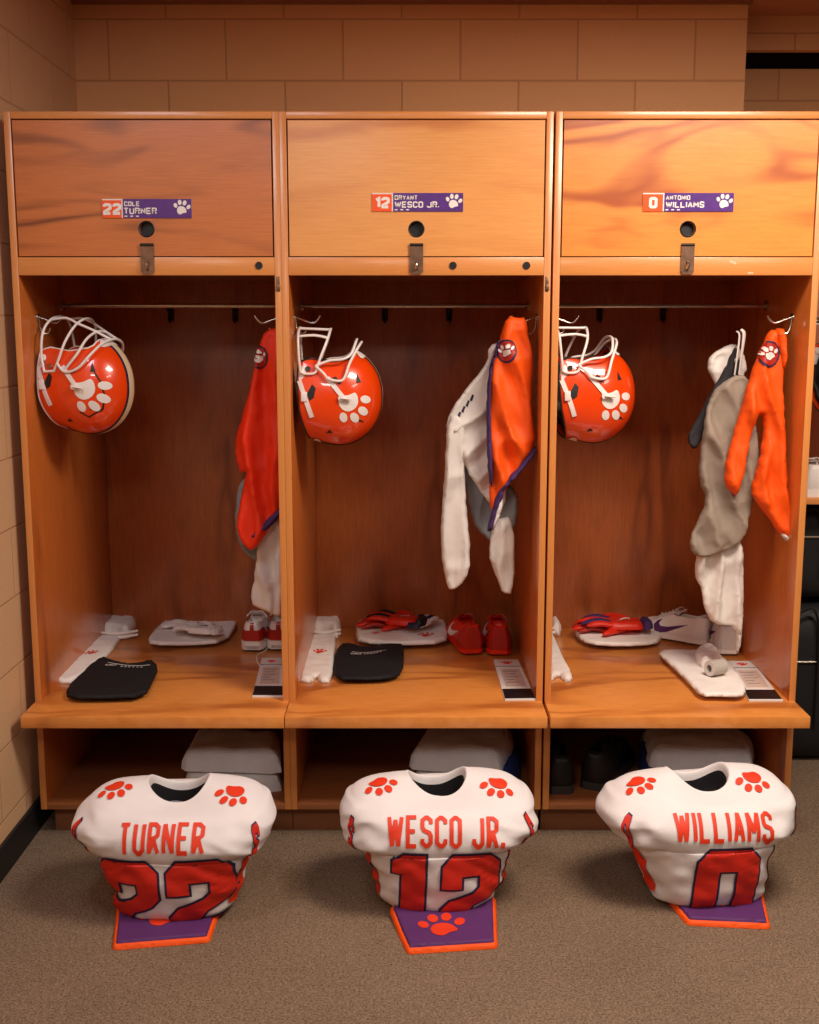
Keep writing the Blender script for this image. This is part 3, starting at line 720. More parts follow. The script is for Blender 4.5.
def helmet(name_label, px, py, Y, rot, style):
    c = atY(px, py, Y)
    # canonical x (face) -> world +Z, z (crown) -> world +X, y -> world -Y
    base = Matrix(((0, 0, 1), (0, -1, 0), (1, 0, 0)))
    Rm = Euler(tuple(R(a) for a in rot)).to_matrix() @ base
    T = thing('football_helmet', name_label, 'helmet', c, Rm.to_euler(), group='orange football helmets')
    nphi, ne = 96, 26
    bm = B(); top = bm.verts.new(hpt(0, PI / 2)); rings = []
    for j in range(1, ne + 1):
        ring = []
        for k in range(nphi):
            ph = 2 * PI * k / nphi; d = abs(math.degrees(ph if ph <= PI else 2 * PI - ph)); lo = R(lowe(d))
            e = PI / 2 + (lo - PI / 2) * j / ne; ring.append(bm.verts.new(hpt(ph, e)))
        rings.append(ring)
    for k in range(nphi): bm.faces.new((top, rings[0][k], rings[0][(k + 1) % nphi]))
    for a, b in zip(rings, rings[1:]):
        for k in range(nphi): bm.faces.new((a[k], b[k], b[(k + 1) % nphi], a[(k + 1) % nphi]))
    bmesh.ops.recalc_face_normals(bm, faces=bm.faces)
    bvh = BVHTree.FromBMesh(bm)
    edge = [v.co.copy() for v in rings[-1]]
    sh = link_mesh('shell', bm, M['shell'], T)
    so = sh.modifiers.new('t', 'SOLIDIFY'); so.thickness = .004; so.offset = -1
    # liner
    lb = B(); top = lb.verts.new(hpt(0, PI / 2, .9)); rg = []
    for j in range(1, 15):
        ring = []
        for k in range(48):
            ph = 2 * PI * k / 48; d = abs(math.degrees(ph if ph <= PI else 2 * PI - ph)); lo = R(lowe(d) + 3)
            ring.append(lb.verts.new(hpt(ph, PI / 2 + (lo - PI / 2) * j / 14, .93 - .03 * (k % 4 < 2))))
        rg.append(ring)
    for k in range(48): lb.faces.new((top, rg[0][(k + 1) % 48], rg[0][k]))
    for a, b in zip(rg, rg[1:]):
        for k in range(48): lb.faces.new((a[k], a[(k + 1) % 48], b[(k + 1) % 48], b[k]))
    ln = link_mesh('liner', lb, M['dark'], T)
    so = ln.modifiers.new('t', 'SOLIDIFY'); so.thickness = .014; so.offset = 1
    eb = B(); tube(eb, [p * .992 for p in edge], .0028, 8, closed=True)
    obj('edge_trim', eb, M['dark'] if style != 1 else M['wplastic'], T)
    # white jaw pad and nose bumper
    for s in (1, -1):
        jb = B(); tube(jb, [(.092, s * .066, -.098), (.08, s * .080, -.104), (.045, s * .084, -.108)], [.013, .017, .013], 10, smooth=4)
        obj('jaw_pad', jb, M['wplastic'], T)
    nb = decal([[ell(0, .062, .05, .016)]], bvh, lambda u, v: (.5, u, v), (-1, 0, 0), .003, .008)
    obj('nose_bumper', nb, M['wplastic'], T)
    rbm = decal([[ell(0, -.066, .05, .015)]], bvh, lambda u, v: (-.5, u, v), (1, 0, 0), .003, .008)
    obj('rear_bumper', rbm, M['wplastic'], T)
    # centre stripe
    sb = B(); P = [hpt(0, R(e)) for e in range(24, 91, 6)] + [hpt(PI, R(e)) for e in range(84, -37, -6)]
    def strip(b, P, w, off, mi, y0=0):
        rows = []
        for i, p in enumerate(P):
            row = []
            for k in range(5):
                y = y0 + w * (k / 4 - .5)
                h = bvh.ray_cast(Vector((p.x, y, p.z)) * 1.0 + (p.normalized() * .12), -p.normalized(), .3)
                q = h[0] + h[1] * (off if h[1].dot(p) > 0 else -off) if h[0] else Vector((p.x, y, p.z))
                row.append(b.verts.new(q))
            rows.append(row)
        for a, c2 in zip(rows, rows[1:]):
            for k in range(4): f = b.faces.new((a[k], a[k + 1], c2[k + 1], c2[k])); f.material_index = mi
    strip(sb, P, .046, .0012, 0); strip(sb, P, .030, .0022, 1)
    obj('centre_stripe', sb, [M['navy'], M['cream']], T)
    # paw decals, both sides
    for s in (1, -1):
        if style == 1: LL = paw(.108, -.012, .044, R(46))
        else: LL = paw(.100, -.016, .036, R(50))
        dd = decal(LL, bvh, lambda u, v: (u, s * .4, v), (0, -s, 0), .0014, .01)
        o = obj('paw_decal', dd, M['wplastic'], sh)
    # vents and ear holes
    for s in (1, -1):
        hits = [[[(.044, -.078), (.032, -.068), (.004, -.074), (-.004, -.086), (.016, -.094)]], [[(.074, .052), (.048, .064), (.046, .050)]], [[(-.058, .056), (-.07, .074), (-.062, .040)]], [[(-.09, -.03), (-.1, -.02), (-.1, -.04)]], [ell(.05, .0, .006, .006)]]
        if style == 1: hits += [stroke_poly([(.05, .058), (.02, .076), (-.025, .086), (-.062, .075), (-.085, .035), (-.07, .012)], .004)]
        for lp in hits:
            obj('vent', decal([lp], bvh, lambda u, v: (u, s * .4, v), (0, -s, 0), .0012, .01), M['dark'], sh)
    # face mask
    r = .0038; MX = -.024
    def bar(pts, rr=r, n=5):
        pts = [tuple(p) for p in pts]; b = B(); tube(b, pts + [(p[0], -p[1], p[2]) for p in pts[::-1] if abs(p[1]) > 1e-6], rr, 10, smooth=n); return b
    K = B(); lift = .004
    if style == 1:
        merge(K, bar([(.090, .104, -.095), (.135, .10, -.104), (.20, .085, -.105), (.238, .05, -.098), (.248, 0, -.092)]))
        merge(K, bar([(.090, .106, -.062), (.125, .106, -.045), (.175, .092, -.03), (.225, .055, -.012), (.242, 0, -.004)]))
        merge(K, bar([(.112, .108, -.05), (.088, .115, -.022), (.10, .115, .02), (.135, .10, .05), (.168, .065, .072), (.182, 0, .08)]))
        merge(K, bar([(.10, .11, -.02), (.14, .102, .012), (.185, .07, .03), (.205, 0, .034)]))
        for s in (1, -1):
            tube(K, [(.09, s * .106, -.062), (.088, s * .106, -.095)], r, 8)
            tube(K, [(.238, s * .05, -.098), (.243, s * .045, -.05), (.228, s * .05, -.012)], r, 8, smooth=4)
            tube(K, [(.228, s * .05, -.012), (.205, s * .03, .034), (.18, s * .02, .08)], r, 8, smooth=4)
    else:
        merge(K, bar([(.104, .100, -.112), (.15, .1, -.116), (.205, .085, -.118), (.226, .04, -.116), (.23, 0, -.114)]))
        merge(K, bar([(.104, .104, -.066), (.14, .102, -.055), (.19, .085, -.035), (.222, .04, -.025), (.226, 0, -.024)]))
        merge(K, bar([(.12, .106, -.068), (.135, .106, -.03), (.14, .104, .012), (.155, .09, .036), (.188, .05, .05), (.196, 0, .054)]))
        merge(K, bar([(.085, .117, -.034), (.078, .12, -.008), (.084, .119, .014), (.13, .104, .032), (.172, .07, .056), (.186, .03, .066), (.188, 0, .068)]))
        for s in (1, -1):
            tube(K, [(.104, s * .1, -.112), (.098, s * .102, -.1), (.098, s * .104, -.076), (.104, s * .104, -.066)], r, 8, smooth=3)
            tube(K, [(.12, s * .106, -.068), (.10, s * .112, -.045), (.085, s * .117, -.034)], r, 8, smooth=3)
            tube(K, [(.205, s * .085, -.118), (.208, s * .082, -.07), (.20, s * .078, -.032)], r, 8, smooth=3)
            tube(K, [(.228, s * .03, -.116), (.224, s * .03, -.025)], r, 8)
    bmesh.ops.translate(K, verts=K.verts, vec=(MX - (.018 if style == 1 else 0), 0, 0))
    obj('face_mask', K, M['wplastic'], T)
    for s in (1, -1):
        for x, z in ((.108, -.09), (.078, -.012)) if style != 1 else ((.092, -.1), (.082, -.078)):
            h = bvh.ray_cast(Vector((x - .02, s * .4, z)), Vector((0, -s, 0)), 1)
            if h[0]:
                b = B(); cyl(b, h[0] + Vector((0, s * .001, 0)), h[0] + Vector((0, s * .006, 0)), .008, 14)
                obj('mask_clip', b, M['chrome'], T)
    # chin strap: two straps on each side
    for s in (1, -1):
        for pa, pb, w in (((.062, -.118), (-.052, -.080), .013), ((.062, -.034), (.0, .016), .013)):
            pa2, pb2 = Vector(pa), Vector(pb)
            b = decal([stroke_poly([pa2, pb2], w)], bvh, lambda u, v: (u, s * .4, v), (0, -s, 0), .0035, .008)
            bmesh.ops.solidify(b, geom=b.faces[:], thickness=.002)
            obj('chin_strap', b, M['wplastic'], T)
        h = bvh.ray_cast(Vector((.004, s * .4, .006)), Vector((0, -s, 0)), 1)
        b = B(); cyl(b, h[0] + Vector((0, s * .003, 0)), h[0] + Vector((0, s * .009, 0)), .009, 16)
        tube(b, [h[0] + Vector((0, s * .008, 0)), h[0] + Vector((-.004, s * .011, .03))], [.009, .006], 10, flat=.4)
        obj('strap_buckle', b, M['wplastic'], T)
        h = bvh.ray_cast(Vector((.008, s * .4, -.102)), Vector((0, -s, 0)), 1)
        b = bx(-.014, .014, -.003, .003, -.009, .009, bev=.002); bmesh.ops.translate(b, verts=b.verts, vec=h[0] + Vector((0, s * .006, 0)))
        obj('strap_buckle', b, M['wplastic'], T)
    return T
helmet('orange helmet hanging in the left locker, cream stripe edge showing', 92, 386, 3.46, (0, 0, -13), 1)
helmet('orange helmet hanging in the middle locker by its open white face mask', 339.5, 397, 3.46, (0, 0, 3), 2)
helmet('orange helmet in the right locker, partly behind the divider', 592, 395, 3.46, (0, -2, 6), 2)

# ------------------------------------------------------------------ hanging garments
def hang(name, px, Y, thick, m, label=None, cat=None, parent=None, folds=(.008, 38, 6), r=.014, back=None, grid=.0075, seed=0, sm=1, lean=0, group=None, skew=0):
    pts = [atY(a, b, Y) for a, b in px]
    loop = chaikin([(p.x, p.z) for p in pts], sm)
    if area2(loop) < 0: loop = loop[::-1]
    A, fx, fz = folds; A *= 1.9; zt = max(p[1] for p in loop)
    def wr(u, v):
        uu = u + skew * v
        ph = uu * fx * 1.25 + seed + 2.2 * noise.noise(Vector((u * 7, v * 5, seed))); ph2 = (u * .7 - v * .6) * fx * .9 + seed * 2 + 2.5 * noise.noise(Vector((u * 9 + 4, v * 6, seed)))
        return A * (.7 * fbm(uu * fx * .8 + seed, v * fz, seed) + 1.5 * (.5 - abs(math.sin(ph))) + .9 * (.5 - abs(math.sin(ph2))) * (.5 + noise.noise(Vector((u * 6, v * 6, seed + 9)))))
    top = loop[0]
    fn = lambda u, v, w: (u + .003 * noise.noise(Vector((u * 40, v * 40, seed))), Y - w + lean * (zt - v) + .012 * noise.noise(Vector((u * 10, v * 7, seed + 3))) * min(1, (zt - v) * 8), v)
    bm = puff([loop], thick, r, grid, fn, wr=wr, back=(thick * .6 if back is None else back))
    if parent is None:
        cx = sum(p[0] for p in loop) / len(loop)
        o = obj(name, bm, m, loc=(cx, Y, zt), auto=None); tag(o, label, cat, group)
    else: o = obj(name, bm, m, parent, world=True, auto=None)
    return o
def bvh_world(o):
    bm = B(); bm.from_mesh(o.data); bmesh.ops.transform(bm, matrix=Matrix.Translation(root_of(o).location), verts=bm.verts); t = BVHTree.FromBMesh(bm); bm.free(); return t
def patch(o, parent, px, py, Y, s):
    bv = bvh_world(o); c = atY(px, py, Y)
    st = lambda u, v: (u, Y - .5, v)
    p = obj('round_patch', decal([[ell(c.x, c.z, s * .5, s * .62, n=24)]], bv, st, (0, 1, 0), .003, .006), M['navy'], parent, world=True)
    obj('patch_field', decal([[ell(c.x, c.z, s * .41, s * .53, n=24)]], bv, st, (0, 1, 0), .0042, .006), M['redlow'], p, world=True)
    obj('patch_paw', decal(paw(s * .72, c.x, c.z, .2), bv, st, (0, 1, 0), .0054, .006), M['wplastic'], p, world=True)
def loop_strap(parent, pts, m, w=.006):
    b = B(); tube(b, pts, w, 8, smooth=4, flat=.35); obj('hanging_loop', b, m, parent, world=True)

# left locker: right-hand hook
G1 = thing('orange_pants', 'orange pants with purple hem hanging at the right of the left locker', 'pants', atY(272, 328, 3.45), group='orange pants hanging on hooks')
o = hang('pants_body', [(266, 329), (283, 328), (283.5, 400), (283, 505), (270, 528), (258, 546), (250, 551), (240, 540), (236, 522), (241, 500), (244, 482), (247, 470), (241, 474), (235, 455), (236, 434), (247, 402), (254, 370), (259, 345)], 3.43, .03, M['redfab'], parent=G1, folds=(.010, 30, 5), seed=2, sm=1, r=.022)
patch(o, G1, 260, 357, 3.43, .055)
hang('purple_hem', [(283, 503), (283, 515), (256, 540), (250, 534), (264, 522)], 3.425, .034, M['purplefab'], parent=G1, folds=(.002, 30, 5), r=.01, sm=1)
hang('grey_shirt', [(240, 480), (262, 470), (262, 555), (256, 562), (243, 552), (236, 535), (235, 505)], 3.49, .02, M['greyshirt'], 'grey shirt mostly hidden behind the orange pants in the left locker', 'shirt', folds=(.006, 30, 5), seed=5)
hang('white_undershirt', [(262, 520), (283, 505), (283, 618), (272, 614), (258, 607), (250, 603), (254, 580), (258, 545)], 3.47, .022, M['offwhite'], 'white undershirt hanging lowest at the right of the left locker', 'shirt', folds=(.008, 34, 5), seed=7)

# middle locker
G2 = thing('orange_pants', 'orange pants with purple edging hanging at the right of the middle locker', 'pants', atY(516, 317, 3.43), group='orange pants hanging on hooks')
o = hang('pants_body', [(507, 315), (517, 318), (526.5, 317), (527, 332), (533, 350), (532, 375), (531, 405), (536, 447), (520, 468), (504, 492), (498, 506), (494, 516), (490, 506), (489, 480), (487, 421), (489, 372), (499, 340)], 3.40, .035, M['orangefab'], parent=G2, folds=(.011, 34, 5), seed=3, sm=1, r=.025, skew=.3)
patch(o, G2, 506, 351, 3.40, .055)
hang('purple_edge', [(499, 338), (501, 340), (494, 362), (491, 380), (491.5, 430), (493, 478), (491.5, 489), (488, 480), (486, 421), (487.5, 372)], 3.395, .036, M['purplefab'], parent=G2, folds=(.001, 30, 5), r=.008, sm=1)
hang('purple_hem', [(536, 444), (536, 453), (520, 474), (506, 486), (500, 504), (492, 531), (486, 532), (491, 512), (497, 492), (504, 482), (518, 466)], 3.385, .036, M['purplefab'], parent=G2, folds=(.001, 30, 5), r=.01, sm=1)
hang('lining', [(495, 506), (502, 496), (503, 508), (494, 530), (489, 532)], 3.392, .034, M['offwhite'], parent=G2, folds=(.001, 30, 5), r=.01, sm=1)
G3 = thing('white_practice_shirt', 'white long-sleeved shirt hanging beside the orange pants in the middle locker', 'shirt', atY(495, 345, 3.47))
hang('shirt_body', [(489, 345), (500, 342), (505, 400), (508, 470), (505, 510), (490, 505), (478, 488), (466, 470), (455, 440), (448, 425), (445, 430), (450, 411), (468, 386), (480, 372), (487, 362)], 3.46, .028, M['offwhite'], parent=G3, folds=(.010, 26, 8), seed=9, skew=-.8)
hang('sleeve', [(452, 412), (464, 420), (464, 450), (466, 500), (471, 560), (466, 580), (454, 590), (447, 588), (440, 546), (442, 506), (446, 450), (446, 430)], 3.445, .026, M['offwhite'], parent=G3, folds=(.006, 40, 3), seed=4)
hang('sleeve', [(493, 520), (514.5, 515), (514.5, 593.5), (502, 593.5), (498, 581), (490, 563), (489, 545)], 3.48, .02, M['offwhite'], parent=G3, folds=(.006, 50, 3), seed=14)
b = B(); bvs = bvh_world([o_ for o_ in bpy.data.objects if o_.name.startswith('shirt_body')][0])
for k in range(7):
    c = atY(446 + k * 4.2, 432 - k * 5.8, 3.46)
    merge(b, decal([[[(c.x - .005, c.z - .008), (c.x + .002, c.z - .012), (c.x + .008, c.z + .006), (c.x + .002, c.z + .010)]]], bvs, lambda u, v: (u, 3, v), (0, 1, 0), .0015, .008))
obj('chest_lettering', b, M['navy'], G3, world=True)
hang('grey_shirt', [(458, 440), (470, 455), (500, 480), (517, 490), (518, 520), (508, 540), (497, 545), (484, 536), (471, 522), (464, 480)], 3.50, .02, M['greyshirt'], 'grey shirt behind the white sleeve in the middle locker', 'shirt', folds=(.006, 26, 6), seed=15)

# right locker
G4 = thing('orange_pants', 'orange pants with two loose legs hanging at the right of the right locker', 'pants', atY(778, 330, 3.43), group='orange pants hanging on hooks')
o = hang('pants_body', [(771, 329), (778, 331), (785, 330), (785, 360), (782, 380), (784, 416), (786, 471), (793, 530), (791, 541), (784, 539), (775, 529), (764, 512), (757, 503), (750, 491), (756, 470), (762, 445), (764, 425), (761, 412), (754, 424), (748, 450), (744, 474), (737, 497), (730, 492), (724, 484), (725, 464), (734, 432), (742, 402), (748, 382), (757, 358), (765, 338)], 3.41, .036, M['orangefab'], parent=G4, folds=(.010, 30, 6), seed=6, sm=1, r=.025, skew=.2)
patch(o, G4, 767, 354, 3.41, .062)
hang('waistband', [(773, 328), (785.5, 329), (786, 366), (780, 372), (777, 350)], 3.405, .036, M['orangefab'], parent=G4, folds=(.003, 5, 130), r=.012, sm=1)
hang('leg_lining', [(779, 529), (790, 536), (789, 543), (781, 537)], 3.405, .03, M['offwhite'], parent=G4, folds=(.001, 30, 6), r=.01, sm=1)
hang('white_cloth', [(708, 370), (707, 360), (713, 353), (722, 348), (733, 343), (741, 350), (746, 358), (746, 374), (738, 384), (726, 381), (718, 390), (712, 378)], 3.52, .03, M['offwhite'], 'crumpled white cloth hanging top left of the grey shirt', 'cloth', folds=(.010, 34, 24), seed=31, r=.02)
hang('black_mesh_shorts', [(737, 345), (742, 372), (724, 396), (710, 412), (703, 436), (695, 452), (686, 440), (697, 418), (707, 398), (722, 374), (731, 352)], 3.49, .02, M['darkmesh'], 'black mesh shorts behind the grey shirt in the right locker', 'shorts', folds=(.006, 40, 8), seed=8, sm=1)
b = B(); P0 = [atY(741, 330, 3.455), atY(744, 334, 3.45), atY(742, 352, 3.445), atY(739, 374, 3.445)]
tube(b, P0, [.012, .012, .008, .005], 10, smooth=4, flat=.4); tube(b, [p + Vector((-.012, .004, -.004)) for p in P0], [.006, .007, .006, .005], 10, smooth=4, flat=.4)
G5 = thing('grey_practice_shirt', 'grey-brown shirt hanging by a white strap in the right locker', 'shirt', atY(742, 335, 3.45))
obj('white_strap', b, M['offwhite'], G5, world=True)
hang('shirt_body', [(718, 385), (741, 372), (752, 384), (756, 430), (760, 470), (750, 515), (744, 538), (728, 550), (703, 558), (691, 553), (689, 540), (698, 520), (707, 500), (700, 482), (699, 466), (702, 430), (707, 404)], 3.455, .03, M['greyfab'], parent=G5, folds=(.011, 26, 8), seed=10, sm=1, skew=.35)
hang('white_undershirt', [(700, 545), (722, 545), (743, 535), (744, 587), (742, 622), (739, 652), (734, 650), (736, 625), (712, 624), (703, 606), (702, 590), (695, 575), (695, 560)], 3.475, .022, M['offwhite'], 'long white undershirt hanging to the shoes in the right locker', 'shirt', folds=(.009, 40, 3), seed=12, sm=1)

# ------------------------------------------------------------------ flat things on the benches
ZS = ZSEAT + .0005
def lay(px, thick, r=None, z=ZS, wrk=(.002, 18), seed=0, grid=.008, sm=2, bulge=None):
    pts = [atZ(a, b, z) for a, b in px]
    loop = chaikin([(p.x, p.y) for p in pts], sm)
    if area2(loop) < 0: loop = loop[::-1]
    A, f = wrk
    wr = lambda u, v: A * (1 + fbm(u * f + seed, v * f, seed)) * .6
    return puff([loop], thick, r or thick, grid, lambda u, v, w: (u, v, z + w), wr=wr, top=bulge)
def center(px, z=ZS):
    P = [atZ(a, b, z) for a, b in px]; return sum(P, Vector()) / len(P)
def on_top(o, LL, m, name, parent, off=.0012, grid=.008):
    bv = bvh_world(o)
    return obj(name, decal(LL, bv, lambda u, v: (u, v, z_top), (0, 0, -1), off, grid), m, parent, world=True)
z_top = 1.2
def flat_paw(o, parent, px, py, s, z, rot=0, m='print', ys=1.0):
    c = atZ(px, py, z); LL = paw(s, 0, 0, rot)
    LL = [[[(p[0] + c.x, p[1] * ys + c.y) for p in l] for l in q] for q in LL]
    return on_top(o, LL, M[m], 'paw_print', parent)

def sock_pair(label, body, cuff, pawp, prot=0, folds=1):
    T = thing('football_socks', label, 'socks', center(body), group='white socks laid on the benches')
    o = obj('sock', lay(body, .014, .010, wrk=(.005, 26), sm=1), M['white'], T, world=True, auto=None)
    low = [(a + 1.5, b + 1.2) for a, b in body]
    if pawp: flat_paw(o, o, *pawp, .045, ZS + .012, prot)
    zz = ZS
    c = obj('rolled_cuff', lay(cuff, .040, .018, wrk=(.010, 40), sm=1), M['white'], T, world=True, auto=None)
    # fold ridges round the cuff
    b = B(); xs = [p[0] for p in cuff]; ys = [p[1] for p in cuff]
    for k, zf in enumerate((.012, .026)):
        y = max(ys) - .5; a1 = atZ(min(xs) + 1.5, y, ZS); a2 = atZ(max(xs) - 1.5, y - 1, ZS)
        tube(b, [a1 + Vector((0, .012, zf)), (a1 + a2) / 2 + Vector((0, -.002, zf - .002)), a2 + Vector((0, .012, zf + .003))], [.004, .0075, .004], 8, smooth=5)
    obj('cuff_fold', b, M['white'], c, world=True)
    return T
sock_pair('pair of white socks laid diagonally at the back left of the left locker',
    [(98, 634), (122, 633), (119, 643), (108, 657), (92, 672), (76, 684), (56, 684), (55, 680), (72, 661), (86, 645)],
    [(99, 622), (103, 614), (121, 611), (136, 616), (139, 628), (128, 641), (114, 636), (100, 637)], (92, 654), .4)
sock_pair('pair of white socks lying beside the left wall of the middle locker',
    [(310, 633), (337, 632), (335, 655), (333, 683), (318, 683.5), (317, 677), (313, 683), (300, 683), (299, 680), (304, 655)],
    [(312, 618), (315, 611), (327, 609), (340, 612), (342, 634), (337, 640), (325, 635), (309, 636)], (320, 653), 0)
sock_pair('pair of white socks half hidden behind the divider in the right locker',
    [(548, 628), (552, 632), (558, 647), (565, 663), (572.5, 675), (572.5, 682), (564, 682.5), (558, 676), (552, 682), (548.5, 682)],
    [(549, 622), (553, 621), (562, 631), (561, 636), (555, 636), (549, 634)], None)

def folded(name, label, cat, px, thick, m, group=None, seed=0, layers=3, r=None):
    T = thing(name, label, cat, center(px), group=group)
    h = thick / layers; o = None
    for k in range(layers):
        cx = sum(p[0] for p in px) / len(px); cy = sum(p[1] for p in px) / len(px); s = (1, .965, .985)[k % 3]
        q = [(cx + (a - cx) * s, cy + (b - cy) * s) for a, b in px]
        bm = lay(q, h * 1.1, r or h * .7, z=ZS + k * h, seed=seed + k * 7, sm=1, wrk=(.0045, 16))
        if m is M['black'] : pass
        o = obj('folded_layer', bm, m, T, world=True, auto=None)
    return T, o
# black folded shirts
for lab, px, lp in (('black folded compression shirt in the left locker with white neck print', [(101, 657), (110, 661), (124, 666), (140, 665), (151, 661), (159, 668), (153, 682), (145, 698), (105, 699.5), (67, 699.5), (66, 690), (80, 675)], (108, 664, 150, 666.5)),
                    ('black folded compression shirt beside the socks in the middle locker', [(338, 646), (352, 645), (365, 650), (378, 647), (390, 641), (402, 641), (404, 650), (403, 674), (390, 680), (362, 681), (335, 680), (333, 664)], (352, 653, 386, 651))):
    T, o = folded('compression_shirt', lab, 'shirt', px, .022, M['black'], 'black folded compression shirts', seed=3)
    a = atZ(lp[0], lp[1], ZS + .022); b_ = atZ(lp[2], lp[3], ZS + .022)
    n = 11; LL = []
    P = [a.lerp(b_, k / n) + Vector((0, -.018 * math.sin(PI * k / n), 0)) for k in range(n + 1)]
    LL.append(stroke_poly([(p.x, p.y) for p in P], .004))
    for k in range(4, n - 1): LL.append([[(P[k].x, P[k].y - .018), (P[k].x + .006, P[k].y - .018), (P[k].x + .006, P[k].y - .011), (P[k].x, P[k].y - .011)]])
    c0 = P[1]
    for dx in (-.004, .012): LL.append(stroke_poly(ell(c0.x + dx, c0.y - .02, .009, .006, n=10), .003, True))
    on_top(o, LL, M['offwhite'], 'neck_print', o)
# folded white shirts at the back
T, o = folded('folded_shirt', 'white folded shirt under the white gloves in the left locker', 'shirt', [(164, 622), (180, 617), (210, 616), (236, 618), (239, 624), (226, 643), (190, 646), (150, 645.5), (147, 641), (154, 632)], .024, M['white'], 'white folded shirts on the benches', 5)
flat_paw(o, o, 212, 633.5, .05, ZS + .024)
T, o = folded('folded_shirt', 'white folded shirt under the red gloves in the middle locker', 'shirt', [(356, 622), (372, 619), (420, 616), (444, 618), (449, 632), (447, 644), (400, 646), (358, 643.5), (355, 636)], .030, M['white'], 'white folded shirts on the benches', 6)
flat_paw(o, o, 426, 636, .055, ZS + .03, .1)
flat_paw(o, o, 376, 634, .03, ZS + .03, .1)
T, o = folded('folded_shirt', 'white folded shirt under the red gloves in the right locker', 'shirt', [(574, 630), (580, 617), (610, 612), (642, 610), (654, 624), (663, 638), (657, 645), (620, 647), (588, 645), (576, 638)], .026, M['white'], 'white folded shirts on the benches', 7)
T, o = folded('folded_shirt', 'white folded shirt nearest the edge of the right locker bench', 'shirt', [(655, 652), (684, 652), (714, 652), (730, 664), (742, 680), (748, 692), (742, 698), (720, 697), (700, 697), (689, 684), (670, 666)], .024, M['white'], 'white folded shirts on the benches', 8)
# loose white wrap and tape roll on it
o = obj('crumpled_wrap', lay([(694, 655), (703, 651), (716, 652), (722, 660), (716, 668), (702, 670), (695, 664)], .03, .02, z=ZS + .0245, wrk=(.010, 40)), M['white'], auto=None, loc=center([(694, 655), (722, 668)])); tag(o, 'crumpled white wrap lying on the nearest white folded shirt', 'wrap')
TP = thing('tape_roll', 'grey roll of tape lying on the nearest white folded shirt', 'tape', center([(706, 662), (726, 676)], ZS + .05), Euler((0, 0, R(28))))
b = B()
for rr, flip in ((.024, 1), (.012, -1)):
    tube(b, [(-.028, 0, 0), (.028, 0, 0)], [rr, rr], 24, cap=False)
TP.location.z = ZS + .055
obj('tape', b, M['tape'], TP)
b = B(); 
for s in (-1, 1):
    pass
ringm = B(); 
for x in (-.028, .028):
    A = [ringm.verts.new((x, .024 * math.cos(2 * PI * k / 24), .024 * math.sin(2 * PI * k / 24))) for k in range(24)]
    D_ = [ringm.verts.new((x, .012 * math.cos(2 * PI * k / 24), .012 * math.sin(2 * PI * k / 24))) for k in range(24)]
    for k in range(24): ringm.faces.new((A[k], A[(k + 1) % 24], D_[(k + 1) % 24], D_[k]))
obj('tape_edge', ringm, M['offwhite'], TP)

# cards
def card(label, q):
    P = [atZ(a, b, ZS) for a, b in q]      # tl, tr, br, bl
    c = sum(P, Vector()) / 4
    T = thing('printed_card', label, 'card', c, group='printed white cards on the benches')
    f = lambda u, v: P[0].lerp(P[1], u).lerp(P[3].lerp(P[2], u), v)
    def quad(u0, u1, v0, v1, z0, z1):
        l = [f(u0, v0), f(u1, v0), f(u1, v1), f(u0, v1)]
        return slab([[(p.x, p.y) for p in l]], z0, z1, lambda u, v, w: (u, v, ZS + w))
    obj('card_sheet', quad(0, 1, 0, 1, 0, .004), M['paper'], T, world=True, smooth=False)
    obj('dark_band', quad(.01, .99, .76, .975, .004, .0052), M['black_plastic'], T, world=True, smooth=False)
    obj('fold_line', quad(.01, .99, .185, .2, .004, .0048), M['greyshirt'], T, world=True, smooth=False)
    obj('printed_field', quad(.16, .88, .27, .7, .004, .0048), M['papertint'], T, world=True, smooth=False)
    m = f(.5, .1); b = B(); w = (P[1] - P[0]).length
    for l in paw(w * .42, m.x, m.y): merge(b, slab(l, .004, .0052, lambda u, v, w_: (u, v, ZS + w_)))
    obj('paw_print', b, M['print'], T, world=True, smooth=False)
    b = B()
    for k in range(5):
        v = .32 + k * .07; merge(b, quad(.24, .24 + (.5, .42, .48, .3, .44)[k], v, v + .012, .0048, .0053))
    obj('small_print', b, M['greyshirt'], T, world=True, smooth=False)
card('white printed card at the right front of the left locker bench', [(262, 659), (282, 659), (283, 697.5), (252, 697.5)])
card('white printed card at the right front of the middle locker bench', [(493.5, 660.5), (518, 660.5), (536, 700.5), (505, 701)])
card('white printed card at the right front of the right locker bench', [(728, 662), (752, 662), (783, 701.5), (749, 701.5)])

